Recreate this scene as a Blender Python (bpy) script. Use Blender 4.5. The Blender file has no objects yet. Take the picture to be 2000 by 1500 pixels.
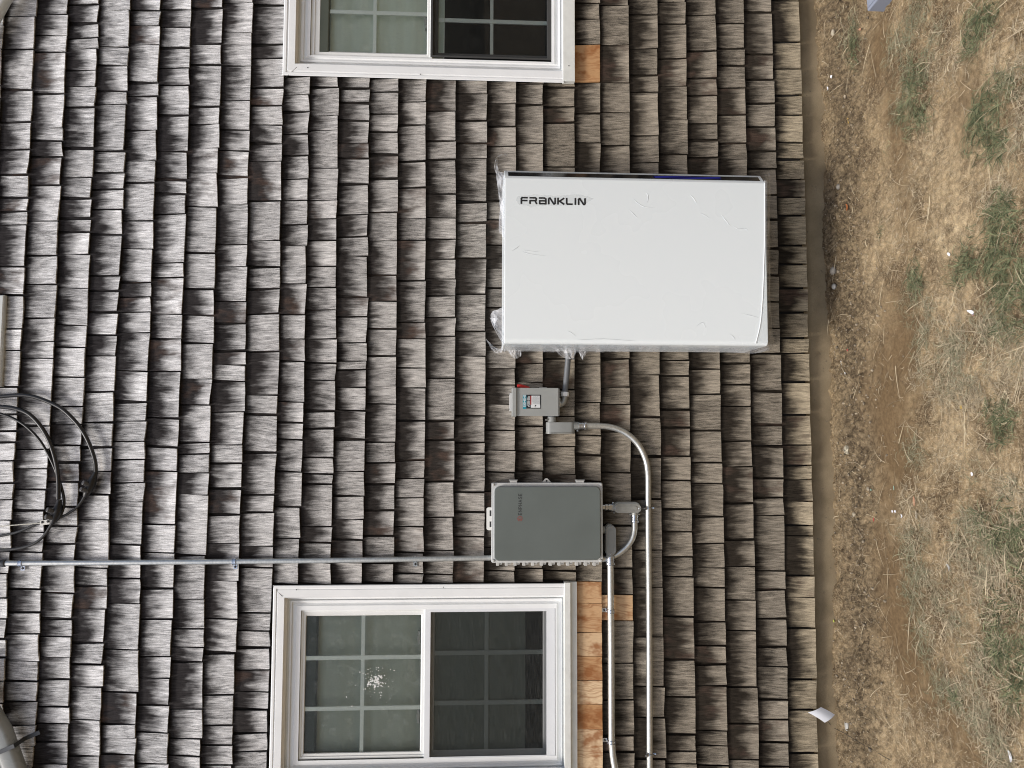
import bpy, bmesh, math, random
import numpy as np
from mathutils import Vector, Matrix
random.seed(7); rng = np.random.default_rng(11)
R_ = math.radians
scene = bpy.context.scene
COL = scene.collection

# ------------------------------------------------------------------ camera
F = 1444.0; D = 3.5
def _n(v): v = np.array(v, float); return v/np.linalg.norm(v)
XC = _n((60, -22150, F))                       # world +X seen from the camera (right, down, forward)
zd = np.array((28000.0, 150.0, F)); zd -= XC*np.dot(zd, XC); ZC = -_n(zd)
YC = np.cross(ZC, XC)
def ray(px, py):
    r = np.array(((px-1000)/F, (py-750)/F, 1.0))
    return np.array((r@XC, r@YC, r@ZC))
CZ = 0.0
_r = ray(1618, 750); CZ = -_r[2]*(D+0.02)/_r[1]  # ground level is z = 0 at the foundation
CAM = np.array((0.0, -D, CZ))
def P(px, py, d=0.0):                            # measured point on the plane d metres in front of the wall
    r = ray(px, py); p = CAM + r*((D-d)/r[1]); return Vector((p[0], -d, p[2]))
def G(px, py):                                   # measured point on the ground
    r = ray(px, py); t = CAM[2]/-r[2]; p = CAM+r*t; return Vector((p[0], p[1], 0.0))
def RC(l, t, r, b, d):                           # wall rectangle -> x0,x1,z0,z1
    mx, my = (l+r)/2, (t+b)/2
    return (P(mx, b, d).x, P(mx, t, d).x, P(r, my, d).z, P(l, my, d).z)
MPP = D/F                                        # metres per measured unit at the wall

cam = bpy.data.cameras.new('camera'); cob = bpy.data.objects.new('camera', cam); COL.objects.link(cob)
cam.sensor_width = 36; cam.lens = F/2000*36; cam.clip_end = 500; cam.clip_start = 0.05
m = Matrix.Identity(4)
for i, ax in enumerate((XC, YC, ZC)):
    m[i][0], m[i][1], m[i][2], m[i][3] = ax[0], -ax[1], -ax[2], CAM[i]
cob.matrix_world = m
scene.camera = cob

# ------------------------------------------------------------------ light
SUN_DIR = Vector((-0.34, -0.50, 1.05)).normalized()
el = math.asin(SUN_DIR.z); az = math.atan2(SUN_DIR.x, SUN_DIR.y)
w = bpy.data.worlds.new('World'); scene.world = w; w.use_nodes = True
nt = w.node_tree; nt.nodes.clear()
sk = nt.nodes.new('ShaderNodeTexSky'); sk.sky_type = 'NISHITA'; sk.sun_disc = False
sk.sun_elevation = el; sk.sun_rotation = az; sk.dust_density = 4.0; sk.air_density = 1.0; sk.ozone_density = 1.0
bg = nt.nodes.new('ShaderNodeBackground'); bg.inputs[1].default_value = 0.12
wo = nt.nodes.new('ShaderNodeOutputWorld')
nt.links.new(sk.outputs[0], bg.inputs[0]); nt.links.new(bg.outputs[0], wo.inputs[0])
sl = bpy.data.lights.new('sun', 'SUN'); sl.energy = 2.3; sl.angle = R_(14); sl.color = (1.0, 0.965, 0.92)
so = bpy.data.objects.new('sun', sl); COL.objects.link(so)
so.rotation_euler = (-SUN_DIR).to_track_quat('-Z', 'Y').to_euler(); so.location = (0, -3, 6)
scene.view_settings.view_transform = 'Standard'; scene.view_settings.look = 'None'
scene.cycles.filter_width = 1.05
scene.view_settings.exposure = 0.26; scene.view_settings.gamma = 1.0

# ------------------------------------------------------------------ mesh helpers
class MB:
    def __init__(s): s.v = []; s.f = []
    def add(s, vs, fs):
        b = len(s.v); s.v += [tuple(v) for v in vs]; s.f += [tuple(b+i for i in f) for f in fs]; return s
    def box(s, x0, x1, y0, y1, z0, z1):
        vs = [(x, y, z) for x in (x0, x1) for y in (y0, y1) for z in (z0, z1)]
        return s.add(vs, [(0,1,3,2),(4,6,7,5),(0,4,5,1),(2,3,7,6),(0,2,6,4),(1,5,7,3)])
    def pbox(s, l, t, r, b, d0, d1, dm=None):
        x0, x1, z0, z1 = RC(l, t, r, b, d1 if dm is None else dm); return s.box(x0, x1, -d1, -d0, z0, z1)
    def tube(s, pts, rad, n=14, caps=True):
        pts = [Vector(p) for p in pts]; rs = rad if isinstance(rad, (list, tuple)) else [rad]*len(pts)
        t0 = (pts[1]-pts[0]).normalized(); up = Vector((0,1,0)) if abs(t0.y) < .9 else Vector((1,0,0))
        a = t0.cross(up).normalized(); vs = []
        for i, p in enumerate(pts):
            t = (pts[min(i+1, len(pts)-1)]-pts[max(i-1, 0)])
            t = t.normalized() if t.length > 1e-9 else t0
            a = (a - t*a.dot(t)).normalized(); b = t.cross(a)
            for k in range(n):
                an = 2*math.pi*k/n; vs.append(p+(a*math.cos(an)+b*math.sin(an))*rs[i])
        fs = [(i*n+k, i*n+(k+1) % n, (i+1)*n+(k+1) % n, (i+1)*n+k) for i in range(len(pts)-1) for k in range(n)]
        if caps: fs += [tuple(range(n))[::-1], tuple((len(pts)-1)*n+k for k in range(n))]
        return s.add(vs, fs)
    def lathe(s, p0, p1, prof, n=18):            # prof: (t, r) along p0->p1
        p0, p1 = Vector(p0), Vector(p1)
        ax = (p1-p0).normalized(); up = Vector((0,1,0)) if abs(ax.y) < .9 else Vector((1,0,0))
        a = ax.cross(up).normalized(); b = ax.cross(a); vs = []
        for t, r in prof:
            c = p0.lerp(p1, t)
            for k in range(n):
                an = 2*math.pi*k/n; vs.append(c+(a*math.cos(an)+b*math.sin(an))*r)
        m_ = len(prof)
        fs = [(i*n+k, i*n+(k+1) % n, (i+1)*n+(k+1) % n, (i+1)*n+k) for i in range(m_-1) for k in range(n)]
        fs += [tuple(range(n))[::-1], tuple((m_-1)*n+k for k in range(n))]
        return s.add(vs, fs)
    def prism(s, poly, off):                      # poly: list of Vectors, extruded by off
        n = len(poly); off = Vector(off); vs = [Vector(p) for p in poly]+[Vector(p)+off for p in poly]
        return s.add(vs, [tuple(range(n))[::-1], tuple(range(n, 2*n))]+[(i, (i+1) % n, n+(i+1) % n, n+i) for i in range(n)])
    def rings(s, rects, cap=False):               # rects (x0,x1,z0,z1,y): mitred frame profile, outside to inside
        vs = []
        for x0, x1, z0, z1, y in rects: vs += [(x0,y,z0),(x1,y,z0),(x1,y,z1),(x0,y,z1)]
        fs = [(i*4+k, i*4+(k+1) % 4, (i+1)*4+(k+1) % 4, (i+1)*4+k) for i in range(len(rects)-1) for k in range(4)]
        if cap: b = (len(rects)-1)*4; fs.append((b, b+1, b+2, b+3))
        return s.add(vs, fs)
    def grid(s, fn, nu, nv):
        vs = [fn(i/(nu-1), j/(nv-1)) for j in range(nv) for i in range(nu)]
        return s.add(vs, [(j*nu+i, j*nu+i+1, (j+1)*nu+i+1, (j+1)*nu+i) for j in range(nv-1) for i in range(nu-1)])
    def ball(s, c, rx, ry, rz, jit=0.0, nu=9, nv=6):
        vs = []; c = Vector(c)
        for j in range(nv+1):
            th = math.pi*j/nv
            for i in range(nu):
                ph = 2*math.pi*i/nu; q = 1+random.uniform(-jit, jit)
                vs.append(c+Vector((rx*math.sin(th)*math.cos(ph)*q, ry*math.sin(th)*math.sin(ph)*q, rz*math.cos(th)*q)))
        return s.add(vs, [(j*nu+i, j*nu+(i+1) % nu, (j+1)*nu+(i+1) % nu, (j+1)*nu+i) for j in range(nv) for i in range(nu)])

def tag(o, label=None, cat=None, group=None, kind=None):
    for k, v in (('label', label), ('category', cat), ('group', group), ('kind', kind)):
        if v: o[k] = v
    return o
def root_of(o):
    while o.parent: o = o.parent
    return o
def thing(name, loc, label, cat, group=None):
    o = bpy.data.objects.new(name, None); o.empty_display_size = .05; COL.objects.link(o); o.location = loc
    return tag(o, label, cat, group)
def obj(name, mb, mat, parent=None, smooth=35, bevel=0, label=None, seg=2, fix=True):
    me = bpy.data.meshes.new(name)
    if parent is not None: org = root_of(parent).location.copy()
    else:
        a = np.array(mb.v); org = Vector(((a[:,0].min()+a[:,0].max())/2, (a[:,1].min()+a[:,1].max())/2, a[:,2].min()))
    a = np.array(mb.v, float)-np.array(org)
    me.from_pydata(a.tolist(), [], mb.f); me.validate()
    if fix:
        bm = bmesh.new(); bm.from_mesh(me); bmesh.ops.recalc_face_normals(bm, faces=bm.faces); bm.to_mesh(me); bm.free()
    if smooth:
        me.polygons.foreach_set('use_smooth', [True]*len(me.polygons)); me.set_sharp_from_angle(angle=R_(smooth))
    me.materials.append(mat)
    o = bpy.data.objects.new(name, me); COL.objects.link(o)
    if parent is not None: o.parent = parent
    else: o.location = org
    if bevel:
        b = o.modifiers.new('bevel', 'BEVEL'); b.width = bevel; b.segments = seg; b.limit_method = 'ANGLE'; b.angle_limit = R_(40); b.harden_normals = True
    if label: o['label'] = label
    return o

# ------------------------------------------------------------------ materials
class NT:
    def __init__(s, name):
        s.m = bpy.data.materials.new(name); s.m.use_nodes = True; s.t = s.m.node_tree; s.t.nodes.clear()
        s.out = s.t.nodes.new('ShaderNodeOutputMaterial')
    def n(s, typ, ins=None, **kw):
        nd = s.t.nodes.new('ShaderNode'+typ)
        for k, v in kw.items(): setattr(nd, k, v)
        for k, v in (ins or {}).items():
            if isinstance(v, bpy.types.NodeSocket): s.t.links.new(v, nd.inputs[k])
            else: nd.inputs[k].default_value = v
        return nd
    def math(s, op, a, b=None, c=None, clamp=False):
        ins = {0: a}
        if b is not None: ins[1] = b
        if c is not None: ins[2] = c
        return s.n('Math', ins, operation=op, use_clamp=clamp).outputs[0]
    def ramp(s, fac, stops, interp='LINEAR'):
        nd = s.n('ValToRGB', {0: fac}); cr = nd.color_ramp; cr.interpolation = interp
        while len(cr.elements) < len(stops): cr.elements.new(0.5)
        for e, (p, c) in zip(cr.elements, stops):
            e.position = p; e.color = (c, c, c, 1) if isinstance(c, (int, float)) else (*c, 1)
        return nd.outputs[0]
    def mix(s, fac, a, b, mode='MIX'):
        nd = s.n('Mix', data_type='RGBA', blend_type=mode); s._c(nd.inputs[0], fac)
        s._c(nd.inputs[6], a); s._c(nd.inputs[7], b); return nd.outputs[2]
    def _c(s, sock, v):
        if isinstance(v, bpy.types.NodeSocket): s.t.links.new(v, sock)
        else: sock.default_value = (*v, 1) if isinstance(v, tuple) and len(v) == 3 else v
    def noise(s, vec, scale=5, detail=4, rough=.55, dist=0, out=0):
        return s.n('TexNoise', {'Vector': vec, 'Scale': scale, 'Detail': detail, 'Roughness': rough, 'Distortion': dist}).outputs[out]
    def vmul(s, vec, v): return s.n('VectorMath', {0: vec, 1: v}, operation='MULTIPLY').outputs[0]
    def bump(s, h, strength=.5, dist=.001, normal=None):
        ins = {'Height': h, 'Strength': strength, 'Distance': dist}
        if normal is not None: ins['Normal'] = normal
        return s.n('Bump', ins).outputs[0]
    def bsdf(s, color, rough=.5, metal=0, normal=None, spec=.5, **kw):
        nd = s.n('BsdfPrincipled')
        s._c(nd.inputs['Base Color'], color); s._c(nd.inputs['Roughness'], rough); s._c(nd.inputs['Metallic'], metal)
        nd.inputs['Specular IOR Level'].default_value = spec
        for k, v in kw.items(): nd.inputs[k.replace('_', ' ')].default_value = v
        if normal is not None: s.t.links.new(normal, nd.inputs['Normal'])
        return nd.outputs[0]
    def end(s, sh): s.t.links.new(sh, s.out.inputs[0]); return s.m
    def pos(s): return s.n('NewGeometry').outputs['Position']

def plain(name, col, rough=.5, metal=0, var=.06, scale=12, bump=0.0, bscale=200, spec=.5):
    t = NT(name); p = t.pos(); a = t.noise(p, scale, 5, .6)
    f = t.ramp(a, [(.3, 1-var*2), (.7, 1.0)])
    c = t.mix(1.0, col, f, 'MULTIPLY')
    r = t.math('MULTIPLY_ADD', a, .18, rough-.09)
    nm = t.bump(t.noise(p, bscale, 3), .4, bump) if bump else None
    return t.end(t.bsdf(c, r, metal, nm, spec))

def shingle_mat():
    t = NT('weathered_cedar'); g = t.n('Attribute', attribute_name='grain').outputs['Vector']; s = t.n('Attribute', attribute_name='shade').outputs['Vector']
    sp = t.n('SeparateXYZ', {0: s}); v, ra, rb = sp.outputs                # exposure, random, course height (0 top .. 1 bottom)
    gs = t.n('SeparateXYZ', {0: g}); rnd = gs.outputs[2]
    # bent grain coordinates
    low = t.noise(t.vmul(g, (9, 5, 50)), 1, 2, .5)
    ux = t.math('MULTIPLY_ADD', low, .035, gs.outputs[0])
    gv = t.n('CombineXYZ', {0: ux, 1: gs.outputs[1], 2: t.math('MULTIPLY', rnd, 9.0)}).outputs[0]
    fine = t.noise(t.vmul(gv, (420, 22, 1)), 1, 5, .62)
    mid = t.noise(t.vmul(gv, (110, 9, 1)), 1, 4, .6)
    speck = t.noise(t.vmul(g, (700, 260, 1)), 1, 2, .6)
    blot = t.noise(t.vmul(g, (16, 9, 7)), 1, 3, .55)
    # bleached lower part, darker unweathered upper part plus painted butt shadow, ragged along the grain
    rag = t.noise(t.vmul(gv, (60, 5, 1)), 1, 4, .6)
    e = t.math('ADD', v, t.math('MULTIPLY', t.math('SUBTRACT', rag, .5), .85))
    e = t.math('ADD', e, t.math('MULTIPLY', t.math('SUBTRACT', blot, .5), .9))
    e = t.math('ADD', e, t.math('MULTIPLY', t.math('SUBTRACT', ra, .5), .35))
    e = t.math('ADD', e, t.math('MULTIPLY', t.math('SUBTRACT', t.math('FRACT', t.math('MULTIPLY', ra, 7.31)), .5), .42))
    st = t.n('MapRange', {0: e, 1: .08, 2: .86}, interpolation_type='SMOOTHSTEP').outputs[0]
    st = t.math('MAXIMUM', st, t.n('MapRange', {0: v, 1: .66, 2: .98}, interpolation_type='SMOOTHSTEP').outputs[0])  # top band always dark: shadow of the butt above, painted in
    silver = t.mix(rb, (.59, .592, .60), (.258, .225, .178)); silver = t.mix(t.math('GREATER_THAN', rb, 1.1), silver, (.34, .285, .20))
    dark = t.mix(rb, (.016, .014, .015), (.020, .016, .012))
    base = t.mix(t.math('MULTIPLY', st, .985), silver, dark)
    warm = t.mix(t.math('MULTIPLY', t.math('GREATER_THAN', ra, .86), t.ramp(blot, [(.50, 0.0), (.66, .45)])), base, (.085, .055, .042))
    k = t.math('ADD', t.math('MULTIPLY', t.math('SUBTRACT', fine, .5), 2.8), t.math('MULTIPLY', t.math('SUBTRACT', mid, .5), 1.6))
    k = t.math('ADD', k, t.math('MULTIPLY', t.math('SUBTRACT', speck, .5), 1.7))
    k = t.math('ADD', k, t.math('MULTIPLY', t.math('SUBTRACT', ra, .5), .50))
    k = t.math('MAXIMUM', t.math('ADD', k, 1.0), .15)
    col = t.mix(1.0, warm, t.n('CombineColor', {0: k, 1: k, 2: k}).outputs[0], 'MULTIPLY')
    h = t.math('ADD', t.math('MULTIPLY', fine, .7), t.math('MULTIPLY', mid, .8))
    return t.end(t.bsdf(col, .85, 0, t.bump(h, 1.0, .002), .08))
def fresh_mat():
    t = NT('fresh_cedar'); g = t.n('Attribute', attribute_name='grain').outputs['Vector']; s = t.n('Attribute', attribute_name='shade').outputs['Vector']
    sp = t.n('SeparateXYZ', {0: s}); v, ra, rb = sp.outputs; gs = t.n('SeparateXYZ', {0: g}); rnd = gs.outputs[2]
    low = t.noise(t.vmul(g, (14, 9, 50)), 1, 2, .5)
    ux = t.math('MULTIPLY_ADD', low, .06, gs.outputs[0])
    gv = t.n('CombineXYZ', {0: ux, 1: gs.outputs[1], 2: t.math('MULTIPLY', rnd, 9.0)}).outputs[0]
    ring = t.noise(t.vmul(gv, (55, 2.2, 1)), 1, 2, .5); fine = t.noise(t.vmul(gv, (500, 30, 1)), 1, 4, .6)
    blot = t.noise(t.vmul(g, (14, 10, 9)), 1, 3, .6)
    base = t.mix(ra, (.42, .225, .095), (.62, .455, .28))
    c = t.mix(t.ramp(ring, [(.50, 0.0), (.545, .55), (.60, 0.0)]), base, (.24, .085, .025))
    c = t.mix(t.ramp(blot, [(.48, 0.0), (.64, .85)]), c, (.24, .085, .022))
    k = t.math('MULTIPLY_ADD', fine, .5, .75)
    c = t.mix(1.0, c, t.n('CombineColor', {0: k, 1: k, 2: k}).outputs[0], 'MULTIPLY')
    return t.end(t.bsdf(c, .7, 0, t.bump(fine, .4, .0006), .3))
def ground_mat():
    t = NT('dry_soil'); p = t.pos(); z = t.n('Attribute', attribute_name='zone').outputs['Vector']; sp = t.n('SeparateXYZ', {0: z}); sm, sand, rub = sp.outputs
    n1 = t.noise(p, 7, 6, .62); n2 = t.noise(p, 60, 5, .65); n3 = t.noise(p, 320, 3, .6); n4 = t.noise(p, 22, 5, .65)
    straw = t.noise(t.vmul(p, (260, 60, 60)), 1, 4, .6); straw2 = t.noise(t.vmul(p, (70, 260, 60)), 1, 4, .6)
    base = t.mix(t.ramp(n1, [(.42, 0.0), (.58, 1.0)]), (.145, .100, .058), (.35, .26, .155))
    base = t.mix(t.math('MULTIPLY', sand, t.ramp(n4, [(.38, .15), (.62, 1.0)])), base, (.58, .455, .29))
    base = t.mix(t.math('MULTIPLY', t.ramp(t.math('MAXIMUM', straw, straw2), [(.52, 0.0), (.66, .9)]), t.math('SUBTRACT', 1.0, sm)), base, (.50, .41, .28))
    dirt = t.mix(t.ramp(n2, [(.3, 0.0), (.7, 1.0)]), (.165, .110, .060), (.225, .158, .090))
    base = t.mix(sm, base, dirt)
    rb = t.mix(t.ramp(t.math('ADD', t.math('MULTIPLY', n2, .5), t.math('MULTIPLY', n4, .5)), [(.40, 0.0), (.62, 1.0)]), (.060, .044, .030), (.29, .225, .145))
    base = t.mix(t.math('MULTIPLY', rub, .85), base, rb)
    k = t.math('ADD', t.math('MULTIPLY', t.math('SUBTRACT', n3, .5), 2.0), t.math('MULTIPLY', t.math('SUBTRACT', n2, .5), 1.6))
    k = t.math('MULTIPLY', k, t.math('MULTIPLY_ADD', sm, -.65, 1.0)); k = t.math('ADD', k, 1.0)
    k = t.math('MULTIPLY', k, .76); c = t.mix(1.0, base, t.n('CombineColor', {0: k, 1: t.math('MULTIPLY', k, .985), 2: t.math('MULTIPLY', k, .93)}).outputs[0], 'MULTIPLY')
    h = t.math('ADD', n2, t.math('MULTIPLY', n3, .5))
    st = t.math('MULTIPLY_ADD', sm, -.7, .9)
    nm = t.n('Bump', {'Height': h, 'Strength': st, 'Distance': .006}).outputs[0]
    return t.end(t.bsdf(c, .95, 0, nm, .15))
def blade_mat(name, a, b):
    t = NT(name); s = t.n('Attribute', attribute_name='tone').outputs['Fac']
    c = t.mix(s, a, b)
    return t.end(t.bsdf(c, .75, 0, None, .2))
def glass_mat(name, tint, gl=.09, dk=.07):
    t = NT(name); tr = t.n('BsdfTransparent', {0: (*tint, 1)}).outputs[0]; p = t.pos()
    sm = t.noise(p, 30, 4); g = t.n('BsdfGlossy', {'Roughness': .02, 'Normal': t.bump(t.noise(p, 3, 2), .15, .002)}).outputs[0]
    fr = t.n('Fresnel', {'IOR': 1.5}).outputs[0]; fac = t.math('MULTIPLY_ADD', fr, 1.0, gl)
    m1 = t.n('MixShader', {0: fac, 1: tr, 2: g}).outputs[0]
    df = t.n('BsdfDiffuse', {0: (.7, .72, .7, 1)}).outputs[0]
    dust = t.ramp(t.math('ADD', t.math('MULTIPLY', sm, .5), t.math('MULTIPLY', t.noise(t.vmul(p, (90, 90, 30)), 1, 5, .7), .5)), [(.50, .004), (.68, dk)])
    return t.end(t.n('MixShader', {0: dust, 1: m1, 2: df}).outputs[0])
def screen_mat(name='screen_mesh', k=.55):
    t = NT(name); p = t.pos(); tr = t.n('BsdfTransparent').outputs[0]
    fib = t.noise(t.vmul(p, (14, 14, 620)), 1, 3, .6)
    c = t.ramp(fib, [(.45, (.020, .022, .022)), (.78, (.105, .11, .105))])
    df = t.n('BsdfDiffuse', {0: c}).outputs[0]
    return t.end(t.n('MixShader', {0: k, 1: tr, 2: df}).outputs[0])
def film_mat():
    t = NT('clear_film'); p = t.pos(); tr = t.n('BsdfTransparent', {0: (.96, .97, .98, 1)}).outputs[0]
    nz = t.noise(t.vmul(p, (9, 9, 20)), 1, 3, .5, .8)
    nm = t.bump(nz, .6, .006)
    g = t.n('BsdfPrincipled'); g.inputs['Base Color'].default_value = (.85, .87, .9, 1); g.inputs['Roughness'].default_value = .12
    t.t.links.new(nm, g.inputs['Normal'])
    fac = t.ramp(nz, [(.36, .20), (.52, .38), (.66, .66)])
    return t.end(t.n('MixShader', {0: fac, 1: tr, 2: g.outputs[0]}).outputs[0])
def wrap_mat():
    t = NT('taut_clear_wrap'); tr = t.n('BsdfTransparent').outputs[0]; d = t.bsdf((.60, .63, .63), .25)
    return t.end(t.n('MixShader', {0: .16, 1: tr, 2: d}).outputs[0])
def battery_mat():
    t = NT('white_wrapped_steel'); p = t.pos()
    sc = t.noise(t.vmul(p, (6, 6, 14)), 1, 6, .7, 1.5); n = t.noise(p, 2.2, 3)
    c = (.765, .815, .825)
    c = t.mix(t.ramp(n, [(.35, 0.0), (.75, .06)]), c, (.68, .70, .71))
    return t.end(t.bsdf(c, t.ramp(n, [(.3, .22), (.7, .38)]), 0, t.bump(sc, .05, .001), .45))
def emt_mat():
    t = NT('galvanised_steel'); p = t.pos(); a = t.noise(p, 90, 5, .7); b = t.noise(p, 14, 3)
    c = t.ramp(a, [(.3, (.44, .45, .43)), (.7, (.66, .665, .64))])
    return t.end(t.bsdf(c, t.math('MULTIPLY_ADD', b, .2, .30), .85, t.bump(a, .15, .0005)))
def blind_mat(name='blind_fabric', k=1.0):
    t = NT(name); p = t.pos(); a = t.noise(t.vmul(p, (1.2, 1, 16)), 1, 3, .5); b = t.noise(t.vmul(p, (300, 1, 30)), 1, 3)
    c = t.mix(a, (.42*k, .455*k, .39*k), (.53*k, .565*k, .50*k)); c = t.mix(t.ramp(b, [(.4, 0.0), (.8, .2)]), c, (.6, .65, .6))
    return t.end(t.bsdf(c, .9))
def concrete_mat():
    t = NT('foundation_concrete'); p = t.pos(); a = t.noise(p, 5, 5, .6); b = t.noise(p, 240, 4, .6); c3 = t.noise(p, 60, 3)
    c = t.mix(t.ramp(a, [(.35, 0.0), (.65, 1.0)]), (.20, .155, .095), (.31, .245, .155))
    c = t.mix(t.ramp(c3, [(.66, 0.0), (.72, .6)]), c, (.12, .10, .08))
    k = t.math('MULTIPLY_ADD', b, .5, .75)
    c = t.mix(1.0, c, t.n('CombineColor', {0: k, 1: k, 2: k}).outputs[0], 'MULTIPLY')
    return t.end(t.bsdf(c, .9, 0, t.bump(b, .5, .002), .2))

M = dict(
    shingle=shingle_mat(), fresh=fresh_mat(), ground=ground_mat(), concrete=concrete_mat(),
    white=plain('white_vinyl', (.84, .855, .855), .42, 0, .03, 9, .0004, 60), offwhite=plain('white_sash_vinyl', (.79, .80, .78), .45, 0, .03, 9),
    cream=plain('painted_sill_wood', (.72, .73, .69), .5, 0, .06, 22, .0008, 90), alum=plain('white_aluminium', (.74, .76, .78), .35, 0, .02),
    frameshadow=plain('olive_shadow', (.07, .08, .06), .6), room=plain('dark_room', (.012, .013, .012), .9), paper=plain('building_paper', (.02, .018, .016), .95),
    glass=glass_mat('window_glass', (.97, 1.0, .97), -.01), dglass=glass_mat('lower_glass', (.88, .92, .90), .0, .018), screen=screen_mat(), thinscreen=screen_mat('thin_screen_mesh', .18),
    blind_pale=blind_mat('pale_blind_fabric', 1.45), muntin=plain('muntin_white', (.93, .96, .92), .5, 0, .01), blind=blind_mat(), gasket=plain('black_gasket', (.02, .02, .02), .6),
    scrframe=plain('dark_screen_frame', (.07, .07, .068), .5, .3), battery=battery_mat(), film=film_mat(),
    blackglass=plain('black_gloss', (.008, .009, .011), .12, 0, .05), ink=plain('black_ink', (.012, .013, .015), .45),
    steel=emt_mat(), zinc=plain('zinc_fitting', (.62, .66, .72), .25, .95, .15, 60), cast=plain('cast_aluminium', (.40, .405, .38), .5, .55, .12, 30, .0006, 220),
    bodygrey=plain('grey_enamel', (.27, .28, .27), .42, 0, .05, 20, .0003, 300), pvc=plain('grey_pvc', (.13, .14, .15), .5, 0, .05, 40),
    switch=plain('grey_powder_coat', (.31, .32, .305), .45, 0, .03, 14, .0003, 400), teal=plain('teal_label', (.01, .25, .33), .5), labelwhite=plain('label_white', (.72, .74, .74), .5),
    labelred=plain('label_red', (.35, .03, .03), .5), red=plain('red_plastic', (.55, .015, .012), .4),
    lid=plain('dark_grey_lid', (.13, .15, .142), .33, 0, .05, 6, .0004, 30), lightgrey=plain('light_grey_plastic', (.52, .52, .50), .4), edge=plain('light_grey_rim', (.58, .59, .58), .3, 0, .05),
    logo=plain('logo_red', (.33, .045, .03), .5), greyink=plain('grey_ink', (.035, .038, .04), .5),
    rubber=plain('black_cable', (.012, .012, .013), .38, 0, .1), rubber2=plain('grey_black_cable', (.035, .036, .038), .5), tapeb=plain('black_tape', (.008, .008, .009), .45, 0, .2, 40, .002, 60),
    cap=plain('plug_cap', (.07, .07, .072), .5), wire=plain('white_wire', (.60, .59, .52), .5), lug=plain('white_lug', (.72, .71, .66), .5), downspout=plain('white_downspout', (.60, .63, .62), .3, 0, .03), greyspout=plain('grey_downspout', (.27, .285, .28), .28, 0, .04),
    darkstrap=plain('dark_strap', (.07, .075, .08), .4, .4), wrap=wrap_mat(), scuff=plain('wrap_scuff', (.64, .68, .69), .4, 0, .05), card=plain('white_card', (.80, .81, .84), .6, 0, .03), stone=plain('grey_stone', (.36, .33, .28), .9, 0, .25, 50, .003, 80),
    palestone=plain('pale_stone', (.55, .48, .36), .9, 0, .3, 70, .003, 90), speck=plain('speckled_rock', (.62, .56, .42), .9, 0, .5, 120, .004, 120),
    orangeleaf=plain('orange_leaf', (.36, .12, .035), .7, 0, .3, 40), yellowleaf=plain('yellow_leaf', (.60, .40, .10), .7, 0, .3, 60), clay=plain('clay_shard', (.45, .25, .15), .8, 0, .15, 30),
    palegrey=plain('pale_grey_plastic', (.40, .39, .36), .5), bluegrey=plain('blue_grey_plastic', (.27, .30, .37), .45, 0, .03, 10, .0003, 200),
    gravel=plain('gravel_bits', (.46, .38, .27), .95, 0, .42, 45), brightred=plain('red_scrap', (.5, .05, .06), .5), lime=plain('lime_scrap', (.55, .62, .12), .5), teals=plain('mint_scrap', (.30, .50, .42), .5),
    green=blade_mat('green_blades', (.038, .052, .024), (.255, .265, .145)), straw=blade_mat('straw_blades', (.15, .118, .075), (.54, .455, .31)), palegreen=blade_mat('grey_green_blades', (.11, .115, .065), (.34, .32, .21)),
    nail=plain('nail_head', (.02, .02, .02), .6), splat=plain('dried_splash', (.8, .8, .78), .6))
t = NT('blue_led'); em = t.n('Emission', {0: (.08, .09, .75, 1), 1: .30}).outputs[0]; M['led'] = t.end(em)
t = NT('dim_led'); em = t.n('Emission', {0: (.05, .05, .30, 1), 1: .10}).outputs[0]; M['led0'] = t.end(em)

# ------------------------------------------------------------------ ground
def vnoise(x, y, seed):
    xi = np.floor(x).astype(np.int64); yi = np.floor(y).astype(np.int64); fx = x-xi; fy = y-yi
    fx = fx*fx*(3-2*fx); fy = fy*fy*(3-2*fy)
    def h(a, b):
        n = (a*374761393+b*668265263+seed*974711) & 0xffffffff; n = ((n ^ (n >> 13))*1274126177) & 0xffffffff
        return ((n ^ (n >> 16)) & 0xffff)/65535.0
    return (h(xi, yi)*(1-fx)+h(xi+1, yi)*fx)*(1-fy)+(h(xi, yi+1)*(1-fx)+h(xi+1, yi+1)*fx)*fy
def fbm(x, y, sc, oc, seed, g=.5):
    s = 0; a = 1; tot = 0
    for o in range(oc): s = s+a*vnoise(x*sc*2**o+seed*7.3, y*sc*2**o-seed*3.1, seed+o); tot += a; a *= g
    return s/tot
def blobs(x, y, lst, gr=1.0):                     # measured centres/radii turned into ground patches
    m_ = np.zeros_like(x)
    for (px, py, rx, ry, wgt) in lst:
        c = G(px, py); ax = abs(G(px+rx, py).y-G(px-rx, py).y)/2; bx = abs(G(px, py+ry).x-G(px, py-ry).x)/2; ax *= gr; bx *= gr
        q = np.sqrt(((x-c.x)/bx)**2+((y-c.y)/ax)**2)+1.5*(fbm(x, y, 8, 4, 5, .6)-.5)
        m_ = np.maximum(m_, wgt*np.clip(1.45-q*.95, 0, 1))
    return np.clip(m_, 0, 1)
SMOOTH = [(1712,95,16,40,.9),(1740,190,18,45,.6),(1752,300,14,70,.6),(1765,420,14,70,.4),(1750,600,20,60,.5),(1758,690,22,60,1),(1735,800,45,80,1),(1745,880,30,60,1),(1730,970,14,40,.8),(1722,1065,20,45,.9),(1735,1120,25,60,1),(1765,1200,32,80,1),(1785,1280,30,70,1),(1815,1360,28,55,.7),(1865,1400,26,60,.9),(1895,1450,22,60,.8),(1880,210,26,70,.5)]
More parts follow.
